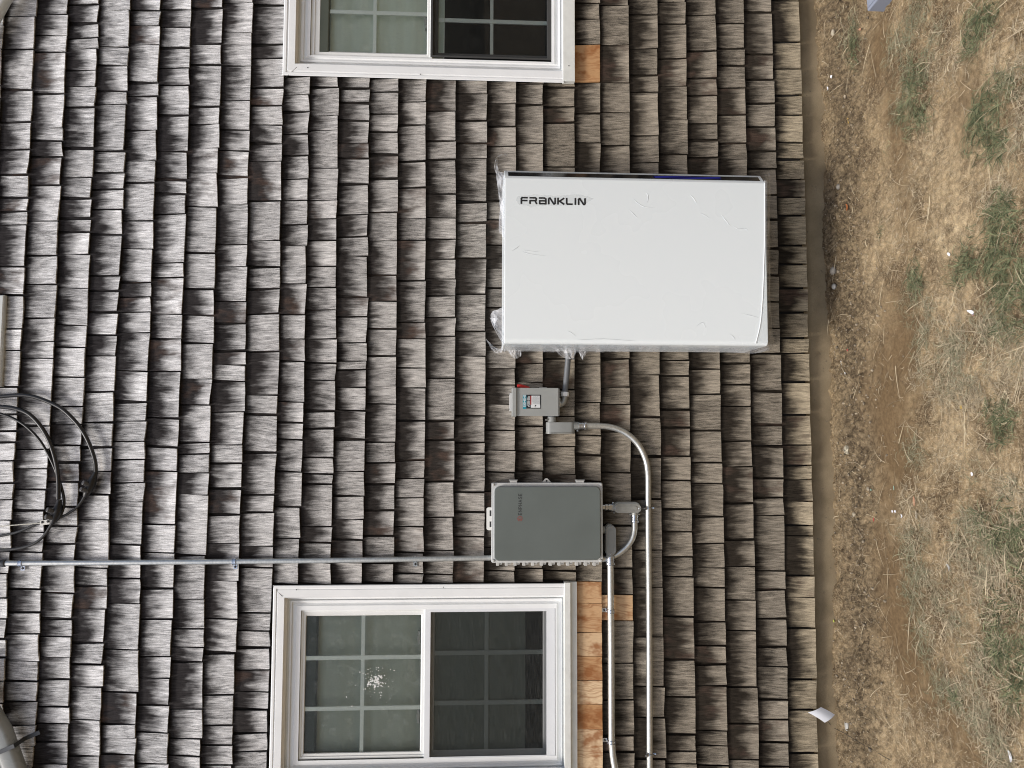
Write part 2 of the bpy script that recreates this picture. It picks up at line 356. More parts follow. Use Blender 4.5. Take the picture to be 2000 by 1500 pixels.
SAND = [(1885,120,40,70,.7),(1860,430,50,80,1),(1830,300,40,60,.7),(1970,720,50,50,1),(1950,940,40,50,1),(1865,830,40,90,.9),(1880,280,50,90,.9),(1745,420,30,90,.6),(1700,500,25,90,.5),(1725,1010,25,80,.5),(1870,600,40,60,.8),(1960,330,40,60,.8),(1700,1430,60,60,.6),(1950,130,40,50,.7)]
DARKP = [(1985,850,25,60,1),(1990,900,20,60,1),(1640,190,22,50,.8),(1625,700,10,40,.6)]
def height(x, y):
    dist = -y
    rub = np.clip(1.15-np.abs(dist-.20)/.24+.6*(fbm(x, y, 4, 3, 9)-.5), 0, 1)
    sm = blobs(x, y, SMOOTH, 1.25)
    hgt = .030*(fbm(x, y, 1.3, 3, 1)-.5)+.022*(fbm(x, y, 6, 4, 2)-.5)
    l = fbm(x, y, 26, 4, 3, .62)-.5; l2 = fbm(x, y, 75, 3, 4, .6)-.5
    rough = (1-.85*sm)
    hgt = hgt+rough*(.022*l+.016*l2)+rub*(.055*(fbm(x, y, 11, 4, 21, .6)-.5)+.034*np.maximum(l+.05, -.15)+.012*l2)
    hgt = hgt+.085*np.exp(-((dist-.0)/.055)**2)*(fbm(x, y*0, 4, 4, 8)-.42)      # soil banked on the foundation
    hgt = hgt-.045*np.exp(-((dist-.17-.05*np.sin(x*2.2))/.025)**2)*np.clip(fbm(x, y, 3, 2, 12)*3-1.1, 0, 1)
    return hgt, sm, rub
def grade(lo, hi, step, far, k=1.18):
    a = list(np.arange(lo, hi+1e-9, step)); s = step
    while a[-1] < far: s *= k; a.append(a[-1]+s)
    s = step; pre = [lo]
    while pre[0] > -far: s *= k; pre.insert(0, pre[0]-s)
    return np.array(pre[:-1]+a)
gx = grade(-2.45, 2.45, .0085, 130, 1.22)
gy = [0.06]; y = .06
while y > -2.15: y -= .0075; gy.append(y)
s_ = .0075
while y > -130: s_ *= 1.22; y -= s_; gy.append(y)
gy = np.array(gy)
X, Y = np.meshgrid(gx, gy); Hh, SM, RB = height(X, Y)
fade = np.clip((6-np.hypot(X, Y))/3, 0, 1); Hh = Hh*fade
nx, ny = len(gx), len(gy)
me = bpy.data.meshes.new('ground'); V = np.stack([X, Y, Hh], -1).reshape(-1, 3)
ii = (np.arange(ny-1)[:, None]*nx+np.arange(nx-1)[None, :]).ravel()
Fc = np.stack([ii, ii+nx, ii+nx+1, ii+1], 1)
me.vertices.add(len(V)); me.vertices.foreach_set('co', V.ravel()); me.loops.add(Fc.size); me.loops.foreach_set('vertex_index', Fc.ravel())
me.polygons.add(len(Fc)); me.polygons.foreach_set('loop_start', np.arange(len(Fc))*4); me.polygons.foreach_set('loop_total', np.full(len(Fc), 4))
me.polygons.foreach_set('use_smooth', np.ones(len(Fc), bool)); me.update(calc_edges=True); me.validate()
SD = blobs(X, Y, SAND)
at = me.attributes.new('zone', 'FLOAT_VECTOR', 'POINT'); at.data.foreach_set('vector', np.stack([SM, SD, RB], -1).reshape(-1, 3).ravel())
me.materials.append(M['ground']); go = bpy.data.objects.new('ground', me); COL.objects.link(go); go['kind'] = 'structure'; go['label'] = 'bare brown soil with sandy patches beside the foundation'
def gh(x, y):
    return float(height(np.array([x]), np.array([y]))[0][0])

# ------------------------------------------------------------------ house
house = thing('house', (0, .2, 0), 'house side clad in weathered grey cedar shingles with white windows', 'house')
Y0 = [0, 160, 375, 750, 1125, 1500]
COURSES = {  # lower (butt) edge of each course, measured at the rows Y0
 'A': (72, 63, 55, 36, 16, 0), 'B': (133, 126, 117, 101, 81, 65), 'C': (193, 187, 179, 164, 144, 130), 'D': (255, 248, 241, 224, 209, 193),
 'E': (313, 308, 302, 288, 275, 262), 'F': (373, 369, 363, 351, 338, 326), 'G': (435, 430, 424, 413, 401, 390), 'H': (494, 490, 484, 478, 465, 451),
 'I': (555, 553, 549, 543, 531, 519), 'J': (608, 605, 600, 594, 582, 572), 'K': (664, 661, 658, 655, 645, 636), 'L': (723, 721, 719, 715, 706, 698),
 'M': (780, 778, 776, 773, 768, 762), 'N': (833, 832, 831, 831, 826, 822), 'O': (891, 890, 890, 888, 884, 881), 'P': (951, 951, 950, 947, 945, 943),
 'Q': (1007, 1007, 1007, 1006, 1004, 1003), 'R': (1062, 1061, 1060, 1060, 1060, 1060), 'S': (1122, 1122, 1122, 1122, 1124, 1126), 'T': (1171, 1172, 1172, 1172, 1175, 1177),
 'U': (1227, 1229, 1230, 1229, 1235, 1239), 'V': (1283, 1285, 1286, 1288, 1293, 1300), 'W': (1338, 1341, 1343, 1345, 1353, 1360), 'X': (1396, 1400, 1403, 1406, 1415, 1421),
 'Y': (1451, 1455, 1459, 1465, 1474, 1482), 'Z': (1506, 1511, 1517, 1525, 1533, 1541), 'a': (1560, 1565, 1571, 1581, 1590, 1598)}
JOINTS = {
 'A': [32,96,175,239,291,342,387,412,440,520,578,642,685,755,810,841,865,899,944,976,1016,1077,1120,1167,1209,1247,1285],
 'B': [29,70,101,184,250,275,307,361,432,499,556,621,667,700,784,832,877,916,955,998,1039,1079,1150,1197,1238,1292,1330,1371,1416,1457],
 'C': [9,45,74,95,138,169,209,290,347,387,427,454,497,564,636,679,737,794,829,869,903,942,989,1029,1061,1100,1159,1209,1244,1284,1326,1380,1414,1449],
 'D': [20,92,129,178,203,296,337,369,409,459,539,567,610,656,695,764,825,874,920,967,1015,1110,1145,1189,1255,1297,1343,1406,1477],
 'E': [51,87,161,189,254,314,356,432,486,552,580,609,650,725,786,822,862,897,942,980,1064,1130,1179,1269,1353,1415],
 'F': [19,52,94,132,166,226,296,352,380,418,512,542,614,662,725,817,875,921,1025,1080,1149,1210,1282,1324,1377,1432,1492],
 'G': [86,126,210,242,289,338,404,495,565,617,671,740,791,864,886,924,967,1085,1170,1228,1264,1292,1386,1443,1477],
 'H': [5,64,129,197,254,294,347,399,478,521,589,631,685,714,745,804,869,904,954,1006,1061,1135,1209,1275,1358,1416,1456,1494],
 'I': [11,88,112,172,207,244,282,315,392,470,521,564,611,687,771,810,885,966,1001,1067,1109,1197,1232,1265,1309,1351,1386,1431,1467],
 'J': [186,217,262,304,349,391,439,480,554,615,662,706,786,825,860,922,990,1052,1094],
 'K': [225,254,328,391,427,470,519,562,605,661,710,744,802,837,894,926,946,1028,1060,1100],
 'L': [201,237,280,309,361,418,461,501,580,618,670,705,721,757,802,859,921,969,1014,1055,1098],
 'M': [179,224,257,302,349,415,470,537,589,642,696,754,789,864,903,945,997,1046,1100],
 'N': [199,243,314,367,427,469,549,629,662,719,757,822,898,935,972,1028,1080],
 'O': [217,275,311,380,426,467,506,545,578,619,657,738,822,858,941,1010,1075],
 'P': [235,281,310,394,435,505,575,647,696,769,812,864,886,962,1000,1049,1095],
 'Q': [201,247,285,340,393,430,479,524,562,601,674,719,752,790,841,880,923,960,1010,1070],
 'R': [205,280,350,400,460,520,580,640,709,747,790,832,882,920,980,1040,1110],
 'S': [239,327,380,440,500,560,620,701,760,814,872,927,990,1050,1115],
 'T': [37,87,160,221,279,340,400,460,520,580,640,711,786,851,889,942,1000,1060,1136,1179,1236,1282,1329,1376,1425,1520],
 'U': [10,88,162,220,284,350,400,460,520,580,640,700,756,790,843,924,1026,1111,1162,1212,1295,1367,1435],
 'V': [28,95,146,181,265,317,370,430,490,550,610,670,732,814,892,976,1074,1147,1244,1341,1402,1482],
 'W': [4,47,114,168,234,301,360,420,480,530,590,650,703,735,799,836,891,939,994,1039,1087,1127,1204,1289,1361,1435,1467,1492],
 'X': [29,99,153,187,241,274,307,370,420,490,540,600,660,721,769,841,904,945,1009,1061,1109,1148,1215,1260,1297,1340,1428],
 'Y': [46,94,129,172,224,280,311,370,430,490,540,600,650,709,752,794,861,911,982,1054,1107,1172,1232,1342,1414,1483],
 'Z': [24,107,155,203,247,296,330,380,429,485,539,590,641,690,765,830,872,935,971,1007,1115,1151,1207,1264,1301,1367,1405,1451,1497],
 'a': [2,82,135,185,226,278,312,351,385,420,480,517,562,611,660,690,746,811,869,909,937,979,1027,1046,1125,1167,1226,1327,1386,1471]}
names = list(COURSES)
DB = .025
clist = []
for k in (-6, -5, -4, -3, -2, -1): clist.append((tuple(c+60*k+2*k for c in COURSES['A']), None))
for n_ in names: clist.append((COURSES[n_], n_))
def cb(vals, py): return float(np.interp(py, Y0, vals)) if 0 <= py <= 1500 else (vals[0]+(vals[0]-vals[1])/160*(-py) if py < 0 else vals[5]+(vals[5]-vals[4])/375*(py-1500))
sv = []; sf = []; sg = []; ss = []
fresh = []
def shingle(xl, xh, zb, ex, hfrac, dest, vmax=2.05, fresh_=None):
    """xl..xh: width, zb: butt height, ex: exposure"""
    nu, vs = 6, [0, .06, .25, .5, .75, 1.0, 1.3, 2.05]
    vs = [v for v in vs if v < vmax]+[vmax]
    b = len(dest[0]); rnd = random.random(); ra = random.random(); q = .35 if fresh_ is not None else 1.0
    if fresh_ is not None: ra = fresh_
    amp = (1.05 if hfrac < .5 else .75)*q
    dz = random.gauss(0, .0017)*amp; tilt = random.gauss(0, .0016)*amp; curl = random.uniform(-.001, .0040)*amp; cup = random.gauss(0, .0017)*amp
    wav = random.gauss(0, .0006)*amp; ph = random.uniform(0, 6); lean = random.gauss(0, .0022)*amp; dd = random.uniform(-.001, .0025)*amp
    slant = random.gauss(0, .0035)*amp
    uo, vo = random.uniform(0, 50), random.uniform(0, 50)
    def front(u, v):
        x = xl+(xh-xl)*u+slant*v*(1-.0*u); jag = wav*math.sin(u*5+ph)+random.gauss(0, .0004)
        z = zb+dz+tilt*(u-.5)*2+(jag if v == 0 else 0)+v*ex
        d = DB+dd-.0115*v+curl*max(0, 1-v*1.6)**2+cup*(4*(u-.5)**2-.33)*max(0, 1-v)+lean*(u-.5)*2*max(0, 1.1-v)
        return x, -d, z
    th = lambda v: .0125*(1-v/2.25)
    for side in (0, 1):
        for v in vs:
            for i in range(nu):
                u = i/(nu-1); x, yv, z = front(u, v)
                if side: yv += th(v)
                dest[0].append((x, yv, z)); dest[2].append((uo+(xh-xl)*u, vo+v*ex, rnd)); dest[3].append((v if not side else max(v, 1.0), ra, hfrac))  # back vertices take the dark tone, painting shade into butt ends and gaps
    nv = len(vs); o2 = nu*nv
    for j in range(nv-1):
        for i in range(nu-1):
            a = b+j*nu+i; dest[1].append((a, a+1, a+nu+1, a+nu)); a += o2; dest[1].append((a, a+nu, a+nu+1, a+1))
    for i in range(nu-1):
        a = b+i; dest[1].append((a, a+o2, a+o2+1, a+1))
    for j in range(nv-1):
        a = b+j*nu; dest[1].append((a, a+nu, a+nu+o2, a+o2)); a += nu-1; dest[1].append((a, a+o2, a+nu+o2, a+nu))
W1 = [RC(556, -213, 1122, 153, .03), None]; W2 = [RC(530, 1141, 1128, 1530, .03), None]
for ci, (vals, nm) in enumerate(clist):
    prev = clist[ci-1][0] if ci else tuple(c-61 for c in vals)
    js = list(JOINTS[nm]) if nm else []
    if not js: js = [random.uniform(-20, 20)]
    while js[0] > -460: js.insert(0, js[0]-random.uniform(26, 72))
    while js[-1] < 2090: js.append(js[-1]+random.uniform(26, 72))
    hfrac = min(1, max(0, (np.mean(vals)-330)/800)) if nm else 0
    if nm == 'a': hfrac = 1.15
    for a, b in zip(js[:-1], js[1:]):
        pieces = [(a, b)]
        if nm in 'JKLMNOPQRS' if nm else False:
            lo = np.interp(cb(vals, 154), (556, 1122), (148.5, 161.5)); hi = np.interp(cb(vals, 1140), (530, 1128), (1142.5, 1136))
            for lo_, hi_ in ((-460, -216), (lo-1, hi+1), (1533.5, 2100)):
                a2, b2 = max(a, lo_), min(b, hi_)
                if b2-a2 >= 4: break
            if b2-a2 < 4: continue
            a, b = a2, b2
        ga = random.uniform(.9, 1.7) if random.random() < .58 else random.uniform(1.7, 3.4)
        ym = (a+b)/2
        isf = (nm == 'T' and (a == 87 or 1136 <= a < 1500)) or (nm == 'U' and a == 1162)
        if isf: ga = .5
        pb = P(cb(vals, ym), ym, DB); pt = P(cb(prev, ym), ym, DB)
        xh = P(cb(vals, a+ga), a+ga, DB).x; xl = P(cb(vals, b-ga), b-ga, DB).x
        ex = pt.z-pb.z
        vmax = 1.22 if nm == 'T' and (b < 170 or 1128 < a < 1540) else 2.05
        if isf:
            dst = ([], [], [], []); shingle(xl, xh, pb.z, ex, .5, dst, min(vmax, 1.4), {('T',87):.12,('T',1136):.35,('T',1179):.30,('T',1236):.72,('T',1282):.15,('T',1329):.95,('T',1376):.05,('T',1425):1.0,('U',1162):.55}.get((nm,a),.5)); fresh.append((dst, nm, a))
        else: shingle(xl, xh, pb.z, ex, hfrac, (sv, sf, sg, ss), vmax)
def attr_mesh(name, d, mat, parent):
    me = bpy.data.meshes.new(name); a = np.array(d[0])-np.array(root_of(parent).location); me.from_pydata(a.tolist(), [], d[1])
    for nm_, dat in (('grain', d[2]), ('shade', d[3])):
        at = me.attributes.new(nm_, 'FLOAT_VECTOR', 'POINT'); at.data.foreach_set('vector', np.array(dat, float).ravel())
    bm = bmesh.new(); bm.from_mesh(me); bmesh.ops.recalc_face_normals(bm, faces=bm.faces); bm.to_mesh(me); bm.free()
    me.polygons.foreach_set('use_smooth', [True]*len(me.polygons)); me.set_sharp_from_angle(angle=R_(40)); me.materials.append(mat)
    o = bpy.data.objects.new(name, me); COL.objects.link(o); o.parent = parent; return o
attr_mesh('shingle_siding', (sv, sf, sg, ss), M['shingle'], house)
for dst, nm, a in fresh:
    o = attr_mesh('fresh_shingle', dst, M['fresh'], house); o['label'] = 'new orange cedar shingle' if a < 1300 else 'new pale cedar shingle'
zbot = P(1581, 750, 0).z+.02; ztop = P(-330, 750, 0).z
mb = MB()
w1 = RC(566, -203, 1108, 143, 0.0); w2 = RC(540, 1151, 1112, 1520, 0.0)
xs = sorted([-5, w2[0], w2[1], w1[0], w1[1], 5])
mb.box(-5, w2[0], 0, .14, zbot, ztop); mb.box(w2[1], w1[0], 0, .14, zbot, ztop); mb.box(w1[1], 5, 0, .14, zbot, ztop)
for ww in (w1, w2): mb.box(ww[0], ww[1], 0, .14, zbot, ww[2]); mb.box(ww[0], ww[1], 0, .14, ww[3], ztop)
obj('wall_sheathing', mb, M['paper'], house, 0)
for ww in (w1, w2):
    mb = MB(); x0, x1, z0, z1 = ww[0]-.3, ww[1]+.3, ww[2]-.4, ww[3]+.2; y0, y1 = .141, 1.6
    mb.add([(x0,y0,z0),(x1,y0,z0),(x1,y0,z1),(x0,y0,z1),(x0,y1,z0),(x1,y1,z0),(x1,y1,z1),(x0,y1,z1)], [(4,5,6,7),(0,1,5,4),(3,7,6,2),(0,4,7,3),(1,2,6,5)])
    obj('interior_wall', mb, M['room'], house, 0)
fz = P(1581, 750, 0).z+.05
def fy(u, v):
    x = -5+10*u; z = -.25+(fz+.25)*v
    return (x, .012+.004*(float(fbm(np.array([x]), np.array([z]), 3, 4, 6)[0])-.5), z)
mb = MB().grid(fy, 260, 16); mb.box(-5, 5, .02, .2, -.3, fz-.002)
obj('foundation', mb, M['concrete'], house, 60)

# ------------------------------------------------------------------ windows
def frame(l, t, r, b, L, T, Rr, B, d0, d1, mb=None):
    """flat-faced mitred frame between an outer and an inner rectangle, front at d1, back at d0"""
    mb = mb or MB(); o = RC(l, t, r, b, d1); i = RC(L, T, Rr, B, d1)
    return mb.rings([(*o, -d0), (*o, -d1), (*i, -d1), (*i, -d0)])
def window(spec, label):
    win_rings = []
    for (l, t_, r, b, d) in spec['rings']: win_rings.append((*RC(l, t_, r, b, d), -d))
    win = obj('window', MB().rings(win_rings), M['white'], house, 20, label=label)
    oo, ii = spec['rings'][2], spec['rings'][7]
    for (a, c, e, g) in ((oo[0], oo[1], ii[0], ii[1]), (oo[0], oo[3], ii[0], ii[3])):
        if -20 < c < 1520: obj('mitre_joint', MB().tube([P(a, c, .0478), P((a+e)/2, (c+g)/2, .0458), P(e, g, .0468)], .0009, 5), M['nail'], win)
    for (l, t_, r, b, d0, d1) in spec['sill']:
        obj('sill', MB().pbox(l, t_, r, b, d0, d1), M['cream'], win, 0, .0015)
    for sname, (o, i, dd, gm) in spec['sash'].items():
        mb = MB(); f = lambda q, d: (*RC(*q, d), -d)
        q = lambda k: tuple(a+(c-a)*k for a, c in zip(o, i))
        mb.rings([f(o, dd-.035), f(o, dd), f(q(.35), dd+.001), f(q(.42), dd-.003), f(q(.85), dd-.004), f(i, dd-.012), f(i, dd-.035)])
        obj('sash', mb, M['offwhite'] if sname == 'up' else M[spec.get('lowmat', 'offwhite')], win, 20)
        x0, x1, z0, z1 = RC(*i, dd-.016)
        obj('pane', MB().add([(x0-.004, -dd+.016, z0-.004), (x1+.004, -dd+.016, z0-.004), (x1+.004, -dd+.016, z1+.004), (x0-.004, -dd+.016, z1+.004)], [(0, 1, 2, 3)]), M[gm], win, 0)
        mb = MB(); dm = dd-.0185
        for (a, c) in spec['mv'][sname]: mb.pbox(a, i[1]-2, c, i[3]+2, dm-.006, dm)
        for (a, c) in spec['mh'][sname]: mb.pbox(i[0]-2, a, i[2]+2, c, dm-.0055, dm+.0012)
        obj('muntin_grid', mb, M['muntin'], win, 0, .001)
    so_, si_, d1, fm = spec['screen']
    f = lambda q, d: (*RC(*q, d), -d)
    q = lambda k: tuple(a+(c-a)*k for a, c in zip(so_, si_))
    sf_ = obj('screen_frame', MB().rings([f(so_, d1-.012), f(so_, d1), f(si_, d1), f(si_, d1-.012)]), M[fm], win, 20, .0008)
    x0, x1, z0, z1 = RC(*si_, d1-.006)
    obj('insect_screen', MB().add([(x0, -d1+.006, z0), (x1, -d1+.006, z0), (x1, -d1+.006, z1), (x0, -d1+.006, z1)], [(0,1,2,3)]), M[spec.get('scr', 'screen')], win, 0)
    l, t_, r, b, dq = spec['blind']
    x0, x1, z0, z1 = RC(l, t_, r, b, -dq)
    def bf(u, v): return (x0+(x1-x0)*u, dq+.006*math.sin(v*17+u*1.5)+.004*math.sin(v*41), z0+(z1-z0)*v)
    obj('roller_blind', MB().grid(bf, 12, 80), M[spec.get('blindmat', 'blind')], win, 60)
    x0, x1, z0, z1 = RC(l-34, t_, l+1, b, -dq+.03); obj('frame_shadow_strip', MB().box(x0, x1, dq-.05, dq-.012, z0, z1), M['frameshadow'], win, 0, .006)  # dark strip standing in for the window frame's shadow on the blind
    for (cx, cy) in spec['locks']:
        obj('sash_lock', MB().pbox(cx-2, cy-13, cx+3, cy+13, -.055, -.028).pbox(cx-3, cy-5, cx+1, cy+5, -.05, -.024), M['lightgrey'], win, 0, .001)
    for (a, c, d) in spec['nails']: p = P(a, c, d); obj('nail', MB().lathe(p, p+Vector((0, -.0012, 0)), [(0, .0026), (.8, .0024), (1, .001)], 8), M['nail'], win)
    return win
def mir(c, t_): return 2*c-t_
c2 = 1335.5
def r2(l, t_, r, d, b=None): return (l, t_, r, mir(c2, t_) if b is None else b, d)
W2S = dict(
 rings=[r2(529.5,1141,1108,.018), r2(529.5,1141,1108,.044), r2(531,1142.5,1106.5,.048), r2(535,1147,1105.5,.048), r2(536,1148,1105.3,.044), r2(537.5,1149.5,1105,.044), r2(538.5,1150.5,1104.8,.047), r2(551.5,1165,1103,.045), r2(552,1165.6,1102.5,.012),
        r2(558,1168,1101,.010), r2(559,1169,1100,-.004), r2(563,1170,1098,-.004), r2(564,1171,1097,.008), r2(567,1173,1096.5,.008), r2(568,1176,1096,-.002), r2(575,1180.5,1088,.004), r2(576,1181.5,1087.5,.010), r2(585,1190,1085,.010), r2(585.5,1190.5,1084.5,-.09)],
 sill=[(1103, 1138, 1114.8, 1534, .0, .052), (1114.9, 1136.5, 1127.5, 1536, .0, .034)],
 sash=dict(up=((586,1190.5,836,1481), (596,1202,821.5,1468.5), .000, 'glass'), low=((836,1187,1076,1481), (848,1195,1060,1463), -.042, 'dglass')),
 mv=dict(up=[(704,711.5)], low=[(946,954)]), mh=dict(up=[(1280,1288.5),(1379,1387.5)], low=[(1270,1279),(1367.5,1376.5)]),
 screen=((829,1186.5,1084,1485.5), (840,1194.5,1067.5,1476.5), .009, 'alum'),
 blind=(618, 1176, 1026, 1496, .075), locks=[(818,1246),(816,1400)], nails=[(579,1151.8,.047),(866,1146.7,.047),(536.5,1247.5,.045),(530,1470,.045)])
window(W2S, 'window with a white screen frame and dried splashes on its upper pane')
c1 = -22.0
def r1(l, b, r, d): return (l, mir(c1, b), r, b, d)
W1S = dict(
 rings=[r1(555.5,154.5,1102,.018), r1(555.5,154.5,1102,.044), r1(557,152.5,1100.5,.048), r1(561.5,148.5,1100,.048), r1(562.5,147.5,1100,.044), r1(565,145.5,1099.8,.044), r1(566,144.5,1099.5,.047), r1(579,131.5,1099,.045), r1(579.5,131,1098.5,.012),
        r1(584,130,1097,.010), r1(585,129,1096,-.004), r1(589,128,1094,-.004), r1(590,127,1093.5,.008), r1(595,124,1092,.008), r1(597,121,1090,.0), r1(601,118,1083,.004), r1(602,117.5,1082,.010), r1(608,114.5,1077,.010), r1(608.5,114,1076.5,-.09)],
 sill=[(1099.5, -226, 1122.5, 158.5, .0, .050)],
 sash=dict(up=((609,-157.5,845,113.5), (629,-147,835,103), .000, 'glass'), low=((845,-157,1084,112), (857,-150,1068,106.5), -.042, 'dglass')),
 mv=dict(up=[(729.5,736.5)], low=[(957.5,964)]), mh=dict(up=[(21,28.5),(-74,-66)], low=[(38,46),(-80,-72)]), lowmat='scrframe', scr='thinscreen', blindmat='blind_pale',
 screen=((842,-160,1077,114.5), (846,-155,1069,111), .004, 'scrframe'),
 blind=(645, -200, 869, 140, .055), locks=[(832,42)], nails=[(601,132,.047),(821,145,.047),(566,84,.045),(1111,128.5,.051)])
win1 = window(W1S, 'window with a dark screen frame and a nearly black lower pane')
win2 = [o for o in house.children if o.name.startswith('window')][0]
mb = MB()                                           # dried splash on the upper pane
for i in range(170):
    an = random.uniform(0, 2*math.pi); rr = abs(random.gauss(0, 1)); p = P(738+rr*17*math.cos(an)+random.choice((0, 0, 0, -14)), 1331+rr*19*math.sin(an), -.0145)
    s = random.uniform(.0008, .0034)*(1.3 if rr < .7 else .8); mb.ball((p.x, .0145, p.z), s*random.uniform(.6, 1.4), .0008, s, .2, 7, 4)
obj('dried_splash', mb, M['splat'], win2)['kind'] = 'stuff'

# small unit cut by the frame, upper left
x0, x1, z0, z1 = RC(-70, 577, 8, 755, .026)
vt = thing('wall_vent', (0, -.01, z0), 'white box vent above the black cables, cut by the frame edge', 'vent')
vt.location = ((x0+x1)/2, -.02, z0)
obj('hood', MB().rings([(x0,x1,z0,z1,-.01), (x0,x1,z0,z1,-.040), (x0+.004,x1-.004,z0+.004,z1-.004,-.044), (x0+.03,x1-.03,z0+.03,z1-.03,-.044), (x0+.03,x1-.03,z0+.03,z1-.03,-.012)], True), M['downspout'], vt, 20)
mb = MB()
for i in range(5): zz = z0+.035+.024*i; mb.box(x0+.031, x1-.031, -.040, -.014, zz, zz+.004)
obj('louvre', mb, M['downspout'], vt, 0)
# ------------------------------------------------------------------ downspouts
def spout(name, pts, wid, dep, label):
    """corrugated rectangular pipe along measured centre points"""
    pts = [Vector(p) for p in pts]; mb = MB(); prof = []
    n = 20
    for k in range(n):
        an = 2*math.pi*k/n; c, s = math.cos(an), math.sin(an); e = .62
        prof.append((wid/2*math.copysign(abs(c)**e, c), dep/2*math.copysign(abs(s)**e, s)))
    vs = []; yv = Vector((0, 1, 0))
    for i, p in enumerate(pts):
        t_ = (pts[min(i+1, len(pts)-1)]-pts[max(i-1, 0)]).normalized(); a = t_.cross(yv).normalized(); b = a.cross(t_)
        for (u, v) in prof: vs.append(p+a*u+b*v)
    fs = [(i*n+k, i*n+(k+1) % n, (i+1)*n+(k+1) % n, (i+1)*n+k) for i in range(len(pts)-1) for k in range(n)]+[tuple(range(n)), tuple((len(pts)-1)*n+k for k in range(n))]
    mb.add(vs, fs)
    th = thing(name, pts[-1], label, 'downspout'); obj('pipe', mb, M['greyspout' if wid > .08 else 'downspout'], th, 50); return th, pts
sp1, q = spout('downspout', [P(-62, 1290, .075), P(-30, 1375, .075), P(4, 1432, .075), P(30, 1505, .075), P(60, 1590, .075), P(72, 1660, .075), P(72, 1760, .075), P(66, 1900, .075)], .083, .062, 'grey downspout slanting across the shingles with a dark strap')
a = P(17, 1459, .075); dr = Vector((P(62, 1590, .075)-P(-16, 1385, .075))).normalized(); ac = dr.cross(Vector((0,1,0))).normalized()
mb = MB(); 
for s1, s2 in ((-.009, .009),):
    prof = [(-.047, .04), (-.047, -.036), (.047, -.036), (.047, .040), (.115, .040), (.115, .043), (.044, .043), (.044, -.033), (-.044, -.033), (-.044, .04)]
    sgn = 1 if (ac.z < 0) else -1
    mb.prism([a+ac*u*sgn+Vector((0, v, 0))+dr*s1 for u, v in prof], dr*(s2-s1))
obj('strap', mb, M['darkstrap'], sp1, 0, .0008)
sp2, q = spout('downspout', [P(45, -70, .08), P(2, 0, .08), P(-18, 36, .08), P(-60, 110, .08)], .075, .055, 'white downspout corner crossing the frame corner above the first window')

# ------------------------------------------------------------------ conduit helpers
def catmull(pts, n=8):
    pts = [Vector(p) for p in pts]; q = [pts[0]]+pts+[pts[-1]]; out = []
    for i in range(1, len(q)-2):
        p0, p1, p2, p3 = q[i-1:i+3]
        for k in range(n):
            t_ = k/n; out.append(.5*((2*p1)+(p2-p0)*t_+(2*p0-5*p1+4*p2-p3)*t_**2+(3*p1-p0-3*p2+p3)*t_**3))
    out.append(pts[-1]); return out
def PP(lst, d): return [P(a, b, d if len(r) == 0 else r[0]) for a, b, *r in lst]
def strap(parent, px, py, d, r, vertical_img, side, ear=10):
    """one-hole strap: half ring over the pipe plus a flat ear with a screw. vertical_img: pipe runs along world X"""
    c = P(px, py, d); ax = Vector((1, 0, 0)) if vertical_img else Vector((0, 0, 1)); lat = Vector((0, 0, 1)) if vertical_img else Vector((1, 0, 0))
    w_ = .0085; n = 12; mb = MB()
    for k0 in (-1, 1):                       # raised ribs
        mb.tube([c+ax*k0*w_*.75+(lat*math.cos(a_)*side+Vector((0, -1, 0))*math.sin(a_))*(r+.0024) for a_ in [math.pi*(-.12+1.2*i/14) for i in range(15)]], .0016, 6)
    arc = [lat*math.cos(a_)*side+Vector((0, -1, 0))*math.sin(a_) for a_ in [math.pi*(-.12+1.2*i/14) for i in range(15)]]
    vs = []
    for v in arc:
        for rr in (r+.0004, r+.0024):
            for s in (-1, 1): vs.append(c+v*rr+ax*s*w_)
    fs = []
    for i in range(14):
        b = i*4; fs += [(b+2, b+3, b+7, b+6), (b, b+4, b+5, b+1), (b, b+2, b+6, b+4), (b+1, b+5, b+7, b+3)]
    mb.add(vs, fs)
    e0 = c+lat*side*(r+.001); e0.y = -.026; e1 = e0+lat*side*.022
    mb.prism([e0-ax*w_, e1-ax*w_, e1+ax*w_, e0+ax*w_], (0, -.002, 0)); 
    st = obj('strap', mb, M['zinc'], parent, 35)
    sc = e0+lat*side*.012+Vector((0, -.002, 0)); obj('screw', MB().lathe(sc, sc+Vector((0, -.004, 0)), [(0, .0055), (.4, .0055), (1, .0025)], 8), M['gasket'], st)
def coupling(parent, a, b, r, mat='zinc', name='coupling'):
    """ribbed compression fitting from a to b"""
    return obj(name, MB().lathe(a, b, [(0, r*1.12), (.05, r*1.32), (.22, r*1.32), (.26, r*1.16), (.40, r*1.16), (.43, r*1.27), (.52, r*1.27), (.55, r*1.16), (.66, r*1.16), (.70, r*1.38), (.90, r*1.38), (.95, r*1.30), (1, r*1.10)], 18), M[mat], parent, 30)
def setscrew(parent, p, dirv, r=.004, ln=.010):
    p = Vector(p); obj('set_screw', MB().lathe(p, p+Vector(dirv)*ln, [(0, r*.7), (.45, r*.7), (.5, r), (1, r*.9)], 10), M['zinc'], parent)

# tall thin conduit
cd1 = thing('electrical_conduit', P(960, 1091, .04), 'long thin vertical steel conduit entering the top of the dark grey box', 'conduit')
pts = [P(-260, 1102, .042), P(-60, 1100.5, .042), P(300, 1098, .042), P(600, 1095, .042), P(963, 1089.5, .05)]
obj('pipe', MB().tube(catmull(pts, 12), .0124, 20), M['steel'], cd1)
coupling(cd1, P(-10, 1100, .042), P(12, 1100, .042), .0122, 'darkstrap')
for px, py in ((41, 1099.8), (458, 1096.8), (811, 1092)): strap(cd1, px, py, .042, .0124, False, -1)
